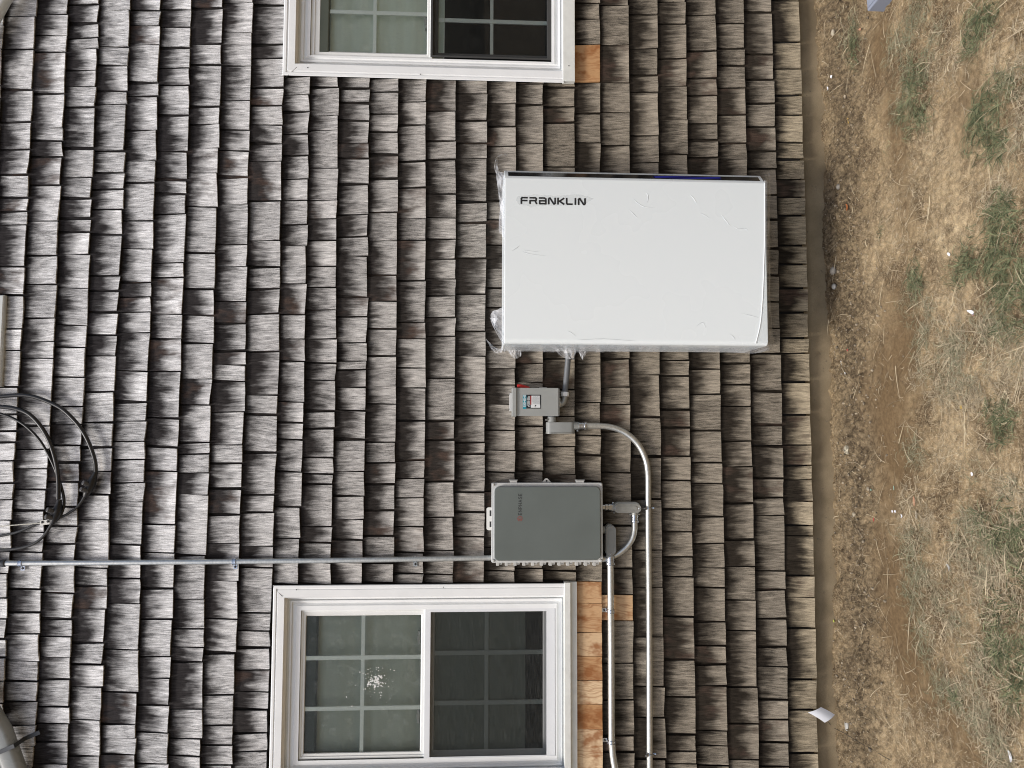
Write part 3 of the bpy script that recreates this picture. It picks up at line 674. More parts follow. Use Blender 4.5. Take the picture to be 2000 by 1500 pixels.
# large lower conduit
cd2 = thing('electrical_conduit', P(1268, 1490, .04), 'long steel conduit bending from the switch fitting and running level along the lowest row', 'conduit')
pts = PP([(1143,831.5,.045),(1158,831.5),(1175,832),(1190,833.5),(1205,837.5),(1219,844),(1232,853),(1243,864),(1252,877),(1259,892),(1263.5,908),(1265.5,926),(1266,950),(1266,992),(1267,1100),(1268,1250),(1268.6,1400),(1269,1500),(1269.5,1620),(1271,1900),(1272,2150)], .045)
obj('pipe', MB().tube(catmull(pts, 6), .0143, 22), M['steel'], cd2)
coupling(cd2, P(1129, 831.5, .045), P(1146, 831.5, .045), .0143)
for px, py in ((1266.5, 992), (1270, 1472)):
    c = P(px, py, .045); mb = MB()
    mb.tube([c+Vector((s*.0, 0, 0))+Vector((0, math.sin(a_)*-.0165, math.cos(a_)*.0165)) for a_ in [math.pi*2*i/20 for i in range(21)] for s in (1,)], .0022, 6)
    mb.box(c.x-.008, c.x+.008, c.y-.019, c.y+.019, c.z+.012, c.z+.016)
    st = obj('strap', mb, M['zinc'], cd2, 35); setscrew(st, c+Vector((0, -.014, .010)), (0, -.5, .85), .0035, .02); setscrew(st, c+Vector((0, 0, -.014)), (0, -.35, -.9), .0045, .014)
# upper level conduit from the conduit body
cd3 = thing('electrical_conduit', P(1194, 1440, .04), 'level steel conduit running from the upright grey conduit body past the fresh shingles', 'conduit')
pts = PP([(1192,1094),(1192.3,1110),(1193,1180),(1193.7,1300),(1194.2,1420),(1195,1450),(1197,1475),(1201,1500),(1208,1530),(1218,1570),(1224,1620),(1226,1750),(1227,1900),(1228,2150)], .047)
obj('pipe', MB().tube(catmull(pts, 6), .0156, 22), M['steel'], cd3)
coupling(cd3, P(1191.7, 1086, .047), P(1192.3, 1104, .047), .0156)
strap(cd3, 1193, 1193.5, .047, .0156, True, 1); strap(cd3, 1194.5, 1448.5, .047, .0156, True, 1)
# short link conduit
cd4 = thing('electrical_conduit', P(1236, 1040, .04), 'short curved steel conduit looping from the lower conduit body behind the upright one', 'conduit')
pts = PP([(1239.5,1015,.045),(1239.5,1025,.045),(1239,1036,.045),(1236.5,1048,.045),(1231,1059,.043),(1222,1070,.04),(1211,1079,.037),(1200,1085.5,.034),(1188,1090,.033),(1172,1092.5,.04)], .045)
obj('pipe', MB().tube(catmull(pts, 6), .0138, 20), M['steel'], cd4)
coupling(cd4, P(1239.5, 1005, .045), P(1239.5, 1021, .045), .0138)
setscrew(cd4, P(1233, 1004.5, .05), (0, 0, 1)); setscrew(cd4, P(1246, 1004.5, .05), (0, 0, -1))
# grey plastic conduit
cd5 = thing('plastic_conduit', P(1106, 740, .05), 'dark grey plastic pipe between the white battery cabinet and the steel elbow', 'conduit')
obj('pipe', MB().tube(catmull([P(1110, 665, .075), P(1110, 690, .075), P(1107.5, 725, .06), P(1103.5, 765, .05)], 8), .0135, 20), M['pvc'], cd5)
obj('collar', MB().lathe(P(1110, 672, .075), P(1110, 690, .075), [(0, .022), (.8, .022), (1, .018)]), M['lightgrey'], cd5)
el_ = thing('pipe_elbow', P(1102, 775, .05), 'cast metal elbow with a white nut beside the switch box', 'elbow')
pts = PP([(1103,768),(1103,776),(1101.5,783),(1098,788.5),(1093,790),(1088,790)], .048)
obj('bend', MB().tube(catmull(pts, 6), [.0128]*31, 20), M['cast'], el_)
obj('nut', MB().lathe(P(1103.6, 765.5, .05), P(1103.2, 774, .05), [(0, .0175), (.1, .019), (.9, .019), (1, .0175)], 6), M['white'], el_, 0)
obj('bushing', MB().lathe(P(1094.5, 790, .048), P(1090.5, 790, .048), [(0, .017), (1, .019)], 12), M['zinc'], el_, 30)

# ------------------------------------------------------------------ conduit bodies
def stadium(l, t_, r, b, d):
    x0, x1, z0, z1 = RC(l, t_, r, b, d); hw, hh = (x1-x0)/2, (z1-z0)/2; rad = min(hw, hh)*.98; cx, cz = (x0+x1)/2, (z0+z1)/2; out = []
    for k in range(32):
        an = 2*math.pi*(k+.5)/32; out.append(Vector((cx+math.copysign(hw-rad, math.cos(an))+rad*math.cos(an), -d, cz+math.copysign(hh-rad, math.sin(an))+rad*math.sin(an))))
    return out
def sprism(l, t_, r, b, d0, d1, mb=None):
    mb = mb or MB(); return mb.prism(stadium(l, t_, r, b, d1), (0, d1-d0, 0))
cb2 = thing('conduit_body', P(1193, 1056, .05), 'upright grey conduit body with an oval cover touching the dark grey box', 'conduit body')
obj('body', sprism(1183, 1024, 1200.5, 1085, .03, .068), M['bodygrey'], cb2, 50, .003)
cv = obj('cover', sprism(1184, 1026.5, 1203.5, 1084, .068, .0715).add([], []), M['bodygrey'], cb2, 50, .0012)
obj('cover_panel', sprism(1188, 1036, 1199, 1077, .0716, .0735), M['bodygrey'], cv, 50, .002)
for py in (1029.5, 1081.5): p = P(1193.8, py, .0715); obj('screw', MB().lathe(p, p+Vector((0, -.003, 0)), [(0, .0036), (.6, .0036), (1, .002)], 10), M['zinc'], cv)
obj('hub', MB().lathe(P(1191.5, 1080, .047), P(1191.8, 1090, .047), [(0, .019), (.8, .0205), (1, .0195)]), M['bodygrey'], cb2); obj('hub', MB().lathe(P(1173, 1035, .046), P(1186, 1035, .046), [(0, .016), (1, .017)]), M['bodygrey'], cb2)
cb3 = thing('conduit_body', P(1226, 993, .05), 'pale metal conduit body with an oval cover lying crosswise below the dark grey box', 'conduit body')
obj('body', sprism(1199, 981, 1251, 1000.5, .028, .066), M['bodygrey'], cb3, 50, .003)
cv = obj('cover', sprism(1200, 984.5, 1252.5, 1002, .066, .0695), M['cast'], cb3, 50, .0012)
obj('cover_panel', sprism(1206.5, 988.5, 1245, 998, .0696, .072), M['cast'], cv, 50, .002)
for px in (1203.5, 1248.5): p = P(px, 993.5, .0695); obj('screw', MB().lathe(p, p+Vector((0, -.003, 0)), [(0, .0036), (.6, .0036), (1, .002)], 10), M['zinc'], cv)
obj('hub', MB().lathe(P(1239.5, 998, .045), P(1239.5, 1007, .045), [(0, .017), (.8, .0175), (1, .0165)]), M['cast'], cb3); obj('hub', MB().lathe(P(1193.5, 991, .045), P(1202, 991, .045), [(0, .0175), (1, .0175)]), M['cast'], cb3)
obj('nipple', MB().lathe(P(1176, 990.5, .05), P(1195, 990.5, .045), [(0, .013), (.25, .013), (.28, .0165), (.5, .0165), (.52, .014), (.6, .014), (.62, .017), (1, .017)]), M['zinc'], cb3, 30)
setscrew(cb3, P(1197, 984, .05), (.6, -.6, 0)); setscrew(cb3, P(1199, 999.5, .05), (-.8, -.4, 0))
cb1 = thing('conduit_body', P(1095, 836, .05), 'grey conduit body turned sideways under the switch box', 'conduit body')
def side_stadium(l, r, y0, y1, px_t, px_b):
    z1, z0 = P(l, 836, .06).z, P(r, 836, .06).z; x1, x0 = P(1095, px_t, .06).x, P(1095, px_b, .06).x; hz, hy = (z1-z0)/2, (y1-y0)/2; rad = min(hz, hy)*.98; out = []
    for k in range(32):
        an = 2*math.pi*(k+.5)/32; out.append(Vector((x0, -(y0+y1)/2+math.copysign(hy-rad, math.sin(an))+rad*math.sin(an), (z0+z1)/2+math.copysign(hz-rad, math.cos(an))+rad*math.cos(an))))
    return out, x1-x0
po, dx = side_stadium(1067, 1123, .022, .068, 824.5, 844.5); obj('body', MB().prism(po, (dx, 0, 0)), M['bodygrey'], cb1, 50, .002)
po, dx = side_stadium(1066.5, 1123.5, .021, .069, 844.6, 847); obj('cover', MB().prism(po, (dx, 0, 0)), M['cast'], cb1, 50, .0008)
obj('hub', MB().lathe(P(1078, 828, .045), P(1078, 815, .045), [(0, .0205), (1, .0195)]), M['bodygrey'], cb1); obj('hub', MB().lathe(P(1120, 831.5, .045), P(1130, 831.5, .045), [(0, .021), (.6, .0185), (1, .0175)]), M['bodygrey'], cb1)
obj('lock_ring', MB().lathe(P(1077.5, 815.5, .045), P(1077.5, 810, .045), [(0, .016), (.3, .020), (.6, .016), (1, .019)]), M['zinc'], cb1, 30)
setscrew(cb1, P(1071, 820, .058), (0, -.3, 1), .0045, .014); setscrew(cb1, P(1127, 840, .058), (-.6, -.6, -.3), .0045)

# ------------------------------------------------------------------ stroke lettering
GLYPH = {
 'F': (.9, [[(0,0),(0,.82),(.12,1),(.9,1)],[(0,.5),(.86,.5)]]), 'R': (1, [[(0,0),(0,.5),(.78,.5)],[(0,1),(.8,1),(.95,.88),(.95,.62),(.78,.5),(1,0)]]),
 'a': (1, [[(0,1),(.8,1),(1,.82),(1,0)],[(1,0),(.06,0),(.04,.06),(.04,.5),(1,.5)]]), 'N': (1, [[(0,0),(0,.85),(.1,1),(.2,1),(.78,0),(.9,0),(1,.15),(1,1)]]),
 'K': (.9, [[(0,0),(0,1)],[(.9,1),(.25,.5),(.9,0)]]), 'L': (.85, [[(0,1),(0,.14),(.1,0),(.85,0)]]), 'I': (.12, [[(.06,0),(.06,1)]]),
 'E': (.72, [[(.72,1),(0,1),(0,0),(.72,0)],[(0,.5),(.62,.5)]]), 'P': (.74, [[(0,0),(0,1),(.55,1),(.74,.85),(.74,.62),(.55,.46),(0,.46)]]), 'H': (.8, [[(0,0),(0,1)],[(.8,0),(.8,1)],[(0,.5),(.8,.5)]]),
 'A': (.9, [[(0,0),(.45,1),(.9,0)],[(.18,.34),(.72,.34)]]), 'S': (.75, [[(.72,.86),(.55,1),(.2,1),(.03,.85),(.05,.62),(.7,.4),(.74,.15),(.55,0),(.18,0),(0,.14)]]), 'n': (.85, [[(0,0),(0,1),(.85,0),(.85,1)]]),
 'M': (1, [[(0,0),(0,1),(.5,.3),(1,1),(1,0)]])}
def text(mb, s, o, rd, up, h, wsc, th, y, gap=.28):
    """strokes laid in the plane y; o start corner, rd reading direction, up letter up"""
    o, rd, up = Vector(o), Vector(rd), Vector(up); cur = 0; lift = 0
    for ch in s:
        wd, st = GLYPH[ch]
        for pl in st:
            q = [o+rd*(cur+a*wsc)*h+up*b*h for a, b in pl]
            for i in range(len(q)-1):
                a, b = q[i], q[i+1]; t_ = (b-a).normalized(); n_ = t_.cross(Vector((0, 1, 0)))*th/2; lift += 4e-6
                yv = Vector((0, y-o.y-lift, 0)); e = t_*th*.35
                mb.add([a-n_-e+yv, b-n_+e+yv, b+n_+e+yv, a+n_-e+yv], [(0, 1, 2, 3)])
        cur += wd*wsc+gap
    return cur*h
DOWN, RIGHT, UP = Vector((0, 0, -1)), Vector((1, 0, 0)), Vector((0, 0, 1))

# ------------------------------------------------------------------ switch box
sw = thing('disconnect_switch', P(1050, 785, .03), 'small grey switch box with a red handle and a printed label', 'switch box')
obj('enclosure', MB().pbox(1009.5, 758.5, 1093, 812, .024, .094), M['switch'], sw, 0, .0025)
obj('front_cover', MB().pbox(1008.5, 757.6, 1090.5, 812.6, .0943, .0975), M['switch'], sw, 0, .0012)
obj('rain_hood', MB().pbox(1000.5, 757, 1008.8, 813.5, .022, .106), M['switch'], sw, 0, .0025)
obj('hub_plate', MB().pbox(995.5, 767.5, 1000.3, 803, .03, .075), M['lightgrey'], sw, 0, .002)
for py in (770, 799.5): obj('screw', MB().lathe(P(996.5, py, .05), P(994, py, .05), [(0, .004), (1, .004)], 8), M['gasket'], sw)
hp = catmull([P(1034, 757.5, .06), P(1027, 756.3, .065), P(1018, 754.5, .068), P(1010, 753.5, .068)], 5)
obj('handle', MB().tube(hp, [.004, .0055, .006, .006, .007, .0075, .0078, .008, .0085, .0088, .009, .009, .009, .0085, .008, .007], 10), M['red'], sw)
obj('handle_arm', MB().pbox(1026, 756, 1036, 759, .05, .064), M['gasket'], sw, 0, .001)
for q_ in ((1054, 756.3, 1068, 758.6, .05, .085), (1091, 778, 1094.6, 791.5, .06, .082)): obj('latch', MB().pbox(*q_), M['lightgrey'], sw, 0, .001)
yl = -.0976
lab = obj('label', MB().pbox(1028, 771, 1056.7, 798, .0970, .0982), M['ink'], sw, 0)
obj('label_band', MB().pbox(1021.2, 771.3, 1027.9, 798.8, .0970, .0982), M['teal'], lab, 0)
obj('label_panel', MB().pbox(1036.8, 790.4, 1055, 796.4, .0983, .0986).pbox(1038, 772.8, 1054.5, 790.3, .0983, .0987), M['labelwhite'], lab, 0)
obj('label_stripe', MB().pbox(1035.9, 773, 1037.9, 790.3, .0984, .0988), M['labelred'], lab, 0)
mb = MB(); o = P(1026.2, 794.6, .0984); text(mb, 'SIEMEnS', (o.x, -.0984, o.z), RIGHT, UP, .0082, 1.0, .0018, -.0984, .30)
mb2 = MB()
for px, y0_, y1_ in ((1029.6, 776.5, 782), (1029.6, 783.5, 792.6), (1031.8, 774, 781.6), (1031.8, 782.6, 789), (1032.2, 790, 794.6), (1034.4, 774, 782), (1034.6, 783, 790.8), (1034.8, 792, 795)):
    yy = y0_
    while yy < y1_: mb.pbox(px-.55, yy, px+.65, min(yy+.75, y1_), .0983, .09845); yy += 1.0
obj('lettering', mb, M['labelwhite'], lab, 0)
for i in range(13):
    px = 1040+i*1.12; yy = 774+random.uniform(0, 1)
    while yy < 788.5:
        ln = random.uniform(.6, 2.2); mb2.pbox(px, yy, px+.35, min(yy+ln, 789), .0988, .09895); yy += ln+.4
p = P(1046, 793, .0987)
mb2.lathe(p+Vector((.002, 0, 0)), p+Vector((.002, -.0002, 0)), [(0, .0032), (1, .0032)], 12); mb2.tube([p+Vector((.002, 0, .0032)), p+Vector((-.003, 0, .003)), p+Vector((-.0045, 0, -.0005))], .0008, 6)
obj('fine_print', mb2, M['greyink'], lab, 0)

# ------------------------------------------------------------------ dark grey box
bx = thing('combiner_box', P(1068, 1020, .03), 'large dark grey plastic box with a row of clips along one edge', 'electrical box')
obj('base', MB().pbox(960.5, 944.5, 1176.5, 1097.5, .024, .105), M['edge'], bx, 0, .004, seg=3)
def rr(l, t_, r, b, d, rad):
    x0, x1, z0, z1 = RC(l, t_, r, b, d); out = []
    for (cx, cz, a0) in ((x1-rad, z1-rad, 0), (x0+rad, z1-rad, 90), (x0+rad, z0+rad, 180), (x1-rad, z0+rad, 270)):
        for k in range(7): an = R_(a0+15*k); out.append(Vector((cx+rad*math.cos(an), -d, cz+rad*math.sin(an))))
    return out
obj('rim', MB().prism(rr(959.8, 943, 1177.3, 1098.5, .116, .008), (0, .010, 0)), M['edge'], bx, 30, .002)
lid = obj('lid', MB().prism(rr(965.5, 950.5, 1172.8, 1094.2, .134, .022), (0, .018, 0)), M['lid'], bx, 30, .0035, seg=3)
# bead round the lid
q = rr(965, 949.6, 1173.6, 1095, .118, .024); obj('bead', MB().tube(q+[q[0]], .0016, 6), M['edge'], lid)
for (a, c) in ((963.5, 947), (1173.5, 947), (963.5, 1095), (1173.5, 1095)):
    p = P(a, c, .117); obj('corner_screw', MB().lathe(p, p+Vector((0, -.006, 0)), [(0, .0062), (.6, .0062), (1, .004)], 10), M['lightgrey'], bx)
for i in range(12):
    px = 972+17.2*i
    obj('clip', MB().pbox(px-3, 1098, px+2.6, 1105, .07, .10).pbox(px+3.4, 1098, px+8.6, 1099.6, .07, .10).pbox(px+3.4, 1100.6, px+8.6, 1102.4, .07, .10).pbox(px+7.2, 1098, px+8.6, 1102.4, .07, .099), M['lightgrey'], bx, 0, .0008)
for l, r in ((996, 1010), (1125, 1141)): obj('latch', MB().pbox(l, 938.3, r, 944, .085, .112).pbox(l-1, 937, r+1.5, 938.6, .09, .108), M['lightgrey'], bx, 0, .0012)
tri = [P(1057, 943.5, .10), P(1064.5, 935.5, .10), P(1066, 934.3, .10), P(1069, 934.3, .10), P(1070.5, 935.5, .10), P(1078, 943.5, .10)]
tb = obj('lifting_tab', MB().prism(tri, (0, .006, 0)), M['lightgrey'], bx, 0, .001)
p = P(1067.5, 939, .1002); obj('tab_hole', MB().lathe(p, p+Vector((0, -.0005, 0)), [(0, .0045), (1, .0045)], 14), M['nail'], tb)
mt = obj('mounting_tab', MB().prism([P(960.5, 991, .03), P(953, 991, .03), P(950.3, 993.5, .03), P(950.3, 1033, .03), P(953, 1035.7, .03), P(960.5, 1035.7, .03)], (0, .005, 0)), M['lug'], bx, 0, .0008)
for q_ in ((997, 1008), (1018.5, 1029.5)): obj('slot', MB().pbox(956.3, q_[0], 959.6, q_[1], .0301, .0308), M['nail'], mt, 0, .0)
mb = MB(); o = P(1019, 1005.5, .1345); wtx = P(1016, 964, .1345).x-o.x
hh_ = .0145; text(mb, 'EnPHASE', (o.x, -.1345, o.z), RIGHT, UP, hh_, .74, .0026, -.1345, .40)
obj('lettering', mb, M['greyink'], lid, 0)
c = P(1015.5, 1013, .1345); mb = MB(); n = 28
for a0, a1, r0, r1_ in ((0, 360, .0094, .0112),):
    vs = [c+Vector((math.cos(2*math.pi*k/n)*r, 0, math.sin(2*math.pi*k/n)*r)) for k in range(n) for r in (r0, r1_)]
    mb.add(vs, [(2*k, 2*k+1, (2*k+3) % (2*n), (2*k+2) % (2*n)) for k in range(n)])
text(mb, 'E', c+Vector((-.0045, 0, -.005)), RIGHT, UP, .010, 1.1, .0016, -.1346)
obj('emblem', mb, M['logo'], lid, 0)

# ------------------------------------------------------------------ battery cabinet
bt = thing('battery_cabinet', P(1240, 505, .03), 'large white battery cabinet still in its clear wrapping', 'battery')
FD = .33; KD = .052
z1 = P(985.3, 510, FD).z; z0 = P(1497.5, 510, FD).z; xl = P(1240, 672.8, FD).x; xr = P(1240, 352, FD).x
xr2 = P(1240, 338, FD-KD).x
sec = [(xl+.004, -.04), (xl, -.05), (xl, -(FD-.022))]
for k in range(1, 7): an = R_(90*k/6); sec.append((xl+.022-.022*math.cos(an), -(FD-.022)-.022*math.sin(an)))
sec += [(xr-.004, -FD), (xr, -FD+.001), (xr2-.001, -(FD-KD)), (xr2, -(FD-KD)+.003), (xr2, -.05), (xr2-.004, -.04)]
cab = obj('cabinet', MB().prism([Vector((x, y_, z0)) for x, y_ in sec], (0, 0, z1-z0)), M['battery'], bt, 50, .0035, seg=3)
# black display strip set on the bevelled edge
a = Vector((xr, -FD+.001, 0)); b = Vector((xr2-.001, -(FD-KD), 0)); nrm = Vector((KD, -(xr2-xr), 0)).normalized()
if nrm.y > 0: nrm = -nrm
def onb(u, z, h): q_ = a.lerp(b, u)+nrm*h; return Vector((q_.x, q_.y, z))
L_ = z1-z0
def strip(mb, u0, u1, za, zb_, h0, h1): mb.prism([onb(u0, za, h0), onb(u1, za, h0), onb(u1, zb_, h0), onb(u0, zb_, h0)], nrm*(h1-h0))
mb = MB(); strip(mb, .25, .76, z0+.017, z1-.016, .0001, .0012); ds = obj('display_strip', mb, M['blackglass'], bt, 0)
zt = lambda px: z1-(px-985.3)/(1497.5-985.3)*L_
mb = MB(); strip(mb, .38, .42, zt(1413), zt(1281), .0013, .0016); strip(mb, .56, .60, zt(1413), zt(1281), .0013, .0016); obj('light_bar', mb, M['led'], ds, 0)
mb = MB(); strip(mb, .34, .64, zt(1410), zt(1278), .00125, .00128); obj('light_glow', mb, M['led0'], ds, 0)
# lettering
mb = MB(); o = P(1018.2, 397.1, FD+.0006); hh_ = P(1018, 386.0, FD).x-P(1018, 397.1, FD).x
e_ = P(1142.5, 397, FD); tot = (o.z-e_.z)/hh_; 
adv = sum(GLYPH[c_][0] for c_ in 'FRaNKLIN'); gp = .50; ws = (tot-gp*7)/adv
text(mb, 'FRaNKLIN', (o.x, -FD-.0004, o.z), DOWN, RIGHT, hh_, ws, hh_*.29, -FD-.0008, gp)
obj('lettering', mb, M['ink'], cab, 0)
for za in (z1-.25, z0+.15): obj('wall_bracket', MB().box(xl+.05, xr-.05, -.0395, -.026, za, za+.08), M['lightgrey'], bt, 0)

# clear wrapping
mb = MB(); A = catmull(PP([(1494,353),(1494,450),(1492,520),(1489.5,580),(1485,632),(1476,671)], FD+.0012), 5); B = catmull(PP([(1498.5,353),(1498.6,450),(1498.6,520),(1498.6,580),(1498.8,632),(1499,671)], FD+.0012), 5)
n_ = len(A); mb.add([q for ab in zip(A, B) for q in ab], [(2*i, 2*i+1, 2*i+3, 2*i+2) for i in range(n_-1)]); obj('wrap_overlap', mb, M['wrap'], bt, 0)
mb = MB(); mb.tube(A, .0016, 6); obj('wrap_crease', mb, M['white'], bt)
up_ = [(1008,392),(1010,384),(1024,382),(1045,379.5),(1060,381),(1085,382.5),(1110,380),(1135,380),(1148,384),(1160,388),(1150,394),(1140,399),(1115,401),(1080,401.5),(1050,402.5),(1036,405),(1028,401),(1014,400.5)]
obj('wrap_bubble', MB().add([P(a, b, FD+.0003) for a, b in up_], [tuple(range(len(up_)))]), M['wrap'], bt, 0)
for pts_ in [[(1237,388),(1246,397),(1260,404),(1280,405)],[(1227,409),(1236,417),(1245,426)],[(1347,380),(1355,388),(1362,400)],[(1367,416),(1376,420),(1387,427)],[(1408,418),(1417,430),(1427,442)],[(1432,441),(1442,447),(1455,446),(1462,452)],[(1021,491),(1035,496),(1068,500)],[(1000,490),(1008,485),(1016,479)],[(1448,612),(1465,616),(1483,621)],[(1108,646),(1116,650),(1125,657)],[(1022,488),(1040,491),(1055,490)],[(1262,376),(1266,384),(1264,396)],[(1360,637),(1372,630),(1378,640)],[(1128,664),(1180,662),(1240,666)],[(1425,652),(1432,658),(1436,664)]]:
    q = catmull(PP(pts_, FD+.0002), 4); obj('wrap_scuff', MB().tube(q, [.0002+.0011*math.sin(math.pi*i/(len(q)-1)) for i in range(len(q))], 4), M['scuff'], bt)
fl = thing('plastic_film', P(985, 640, .2), 'loose clear plastic film bunched round the edges of the white cabinet', 'plastic film')
def ribbon(mb, A, B, nu=26, nv=7, amp=.006, seed=0):
    A = catmull(A, 6); B = catmull(B, 6)
    def at_(L, u): f_ = u*(len(L)-1); i = min(int(f_), len(L)-2); return L[i].lerp(L[i+1], f_-i)
    def fn(u, v):
        p = at_(A, u).lerp(at_(B, u), v); k = seed*3.7
        q_ = (float(fbm(np.array([u*7+k]), np.array([v*2.0+k]), 1.3, 2, 3+seed)[0])-.5)*2
        r_ = (float(fbm(np.array([u*8+k+5]), np.array([v*3-k]), 1.2, 2, 8+seed)[0])-.5)*2
        e = 1
        return p+Vector((r_*amp*.4*e, q_*amp*1.9*e, r_*amp*.3*e))
    mb.grid(fn, nu*2, nv*2)
PF = lambda l: [P(*q_) for q_ in l]
mb = MB(); ribbon(mb, PF([(985,345,.30),(976,335,.29),(972,318,.28),(974,306,.27),(984,303,.26),(992,306,.22)]), PF([(985,352,.31),(979,350,.31),(967,335,.30),(966,316,.29),(973,304,.28),(988,301,.25)]), 30, 6, .004, 1)
obj('top_curl', mb, M['film'], fl, 60)
mb = MB(); ribbon(mb, PF([(985,338,.30),(985,375,.31),(985,420,.31),(984,465,.31)]), PF([(968,333,.30),(973,375,.30),(976,400,.30),(981,462,.31)]), 30, 6, .004, 2)
ribbon(mb, PF([(984,385,.31),(984,420,.31),(984,465,.31)]), PF([(978,395,.28),(974,447,.28),(981,460,.28)]), 20, 5, .004, 3)
obj('edge_fold', mb, M['film'], fl, 60)
mb = MB(); ribbon(mb, PF([(985,598,.31),(985,640,.31),(984.5,674,.31)]), PF([(975,603,.30),(958,617,.26),(984,672,.31)]), 24, 7, .006, 4)
ribbon(mb, PF([(973,622,.29),(966,640,.28),(984,668,.31)]), PF([(956.5,620,.27),(963,638,.27),(982,672,.31)]), 24, 5, .005, 5)
ribbon(mb, PF([(985,672,.31),(972,682,.29),(949,661,.25)]), PF([(986,687,.30),(965,688,.29),(950,664,.25)]), 26, 6, .006, 6)
obj('corner_bunch', mb, M['film'], fl, 60)
mb = MB(); ribbon(mb, PF([(985,673.8,.30),(1100,673.8,.30),(1250,674,.30),(1400,674.5,.30),(1470,675,.30),(1500,672,.30)]), PF([(985,686,.12),(1100,688,.12),(1250,687,.12),(1400,687,.12),(1470,690,.13),(1503,684,.16)]), 60, 5, .0022, 7)
ribbon(mb, PF([(1080,680,.2),(1100,679,.2),(1126,679,.2)]), PF([(1096,696,.12),(1110,701,.12),(1122,702,.12)]), 22, 6, .006, 8)
ribbon(mb, PF([(990,683,.2),(1003,684,.2),(1018,684,.2)]), PF([(1000,696,.14),(1007,701,.14),(1017,696,.14)]), 18, 5, .006, 9)
ribbon(mb, PF([(1130,686,.14),(1138,686,.14),(1147,686,.14)]), PF([(1136,700,.13),(1138,702,.13),(1140,698,.13)]), 12, 5, .003, 10)
obj('side_skirt', mb, M['film'], fl, 60)
mb = MB(); ribbon(mb, PF([(1490,341,.28),(1497.6,353,.325),(1498.5,450,.325),(1499.5,560,.325),(1500.5,640,.325),(1501,672,.32),(1496,680,.28)]), PF([(1503,338,.20),(1505,353,.22),(1504.5,450,.24),(1505,560,.24),(1508,640,.22),(1512,670,.20),(1500,688,.16)]), 50, 5, .0035, 11)
obj('bottom_edge', mb, M['film'], fl, 60)

# ------------------------------------------------------------------ black cables
cap_ = lambda par, p, q_, r: obj('plug_cap', MB().lathe(p, q_, [(0, r*.95), (.75, r), (.95, r), (1, r*.8)], 16), M['cap'], par, 40)
def connector(par, top, mid, bot, dirn):
    """taped splice block with two capped ports"""
    top, mid, bot = Vector(top), Vector(mid), Vector(bot)
    c = obj('connector', MB().tube(catmull([top, top.lerp(mid, .5), mid, mid.lerp(bot, .6), bot], 4), [.010, .011, .012, .0135, .015, .0165, .018, .019, .0195, .0195, .019, .018, .017, .015, .013, .011, .009], 14), M['tapeb'], par, 60)
    return c
c1_ = thing('cable_splice', P(186, 925, .05), 'outer black cable loop ending in a taped splice on the upper shingles', 'cable')
obj('cable', MB().tube(catmull(PP([(-40,778),(0,774.5),(35,771.5),(62,774),(90,783),(120,798),(146,822),(165,848),(178,876),(186,903),(187,926)], .05), 6), .0090, 14), M['rubber'], c1_)
connector(c1_, P(187, 922, .05), P(178, 944, .05), P(166, 970, .05), None)
cap_(c1_, P(176, 948, .055), P(161.5, 942, .082), .0105); cap_(c1_, P(172, 960, .055), P(157, 955, .082), .0102)
obj('tail', MB().tube(catmull(PP([(168,964),(161,977),(151,990),(138,1000),(124,1008),(108,1014),(90,1018),(70,1024),(40,1037),(15,1044),(-30,1052)], .04), 6), .0058, 12), M['rubber2'], c1_)
c2_ = thing('cable_splice', P(112, 1000, .06), 'inner black cable loop ending in the lower taped splice by the white lug', 'cable')
obj('cable', MB().tube(catmull(PP([(-40,792),(0,794),(30,798),(55,808),(76,828),(93,855),(104,883),(111,912),(114,942),(114,975)], .062), 6), .0093, 14), M['rubber'], c2_)
connector(c2_, P(116, 976, .062), P(112, 998, .062), P(102, 1022, .06), None)
cap_(c2_, P(108, 1000, .066), P(91.5, 995, .094), .0108); cap_(c2_, P(105, 1012, .066), P(88, 1009, .094), .0105)
obj('tail', MB().tube(catmull(PP([(104,1018),(97,1030),(90,1041),(79,1053),(64,1063),(45,1069),(20,1073),(-30,1074)], .05), 6), .0062, 12), M['rubber2'], c2_)
c3_ = thing('power_cable', P(124, 960, .05), 'slim black cable running just inside the inner loop to the lower splice', 'cable')
obj('cable', MB().tube(catmull(PP([(-40,800),(0,808),(25,817),(50,832),(75,857),(93,885),(106,912),(114,935),(121,955),(125,975),(124,992),(117,1009),(108,1019)], .048), 6), .0062, 12), M['rubber'], c3_)
gw = thing('ground_wire', P(60, 1021, .04), 'thin pale wire ending in a small white lug under the lower splice', 'wire')
obj('wire', MB().tube(PP([(-40,1029.5),(0,1028),(40,1024.5),(80,1021.5)], .045), .0024, 8), M['wire'], gw)
lg = obj('lug', MB().prism([P(77.5, 1016.5, .052), P(96.5, 1014.5, .052), P(97, 1024, .052), P(78, 1026, .052)], (0, .006, 0)), M['lug'], gw, 0, .001)
for px, py in ((82.5, 1020), (93.5, 1018.5)): p = P(px, py, .0525); obj('screw', MB().lathe(p, p+Vector((0, -.003, 0)), [(0, .0058), (.5, .0058), (1, .003)], 12), M['gasket'], lg)

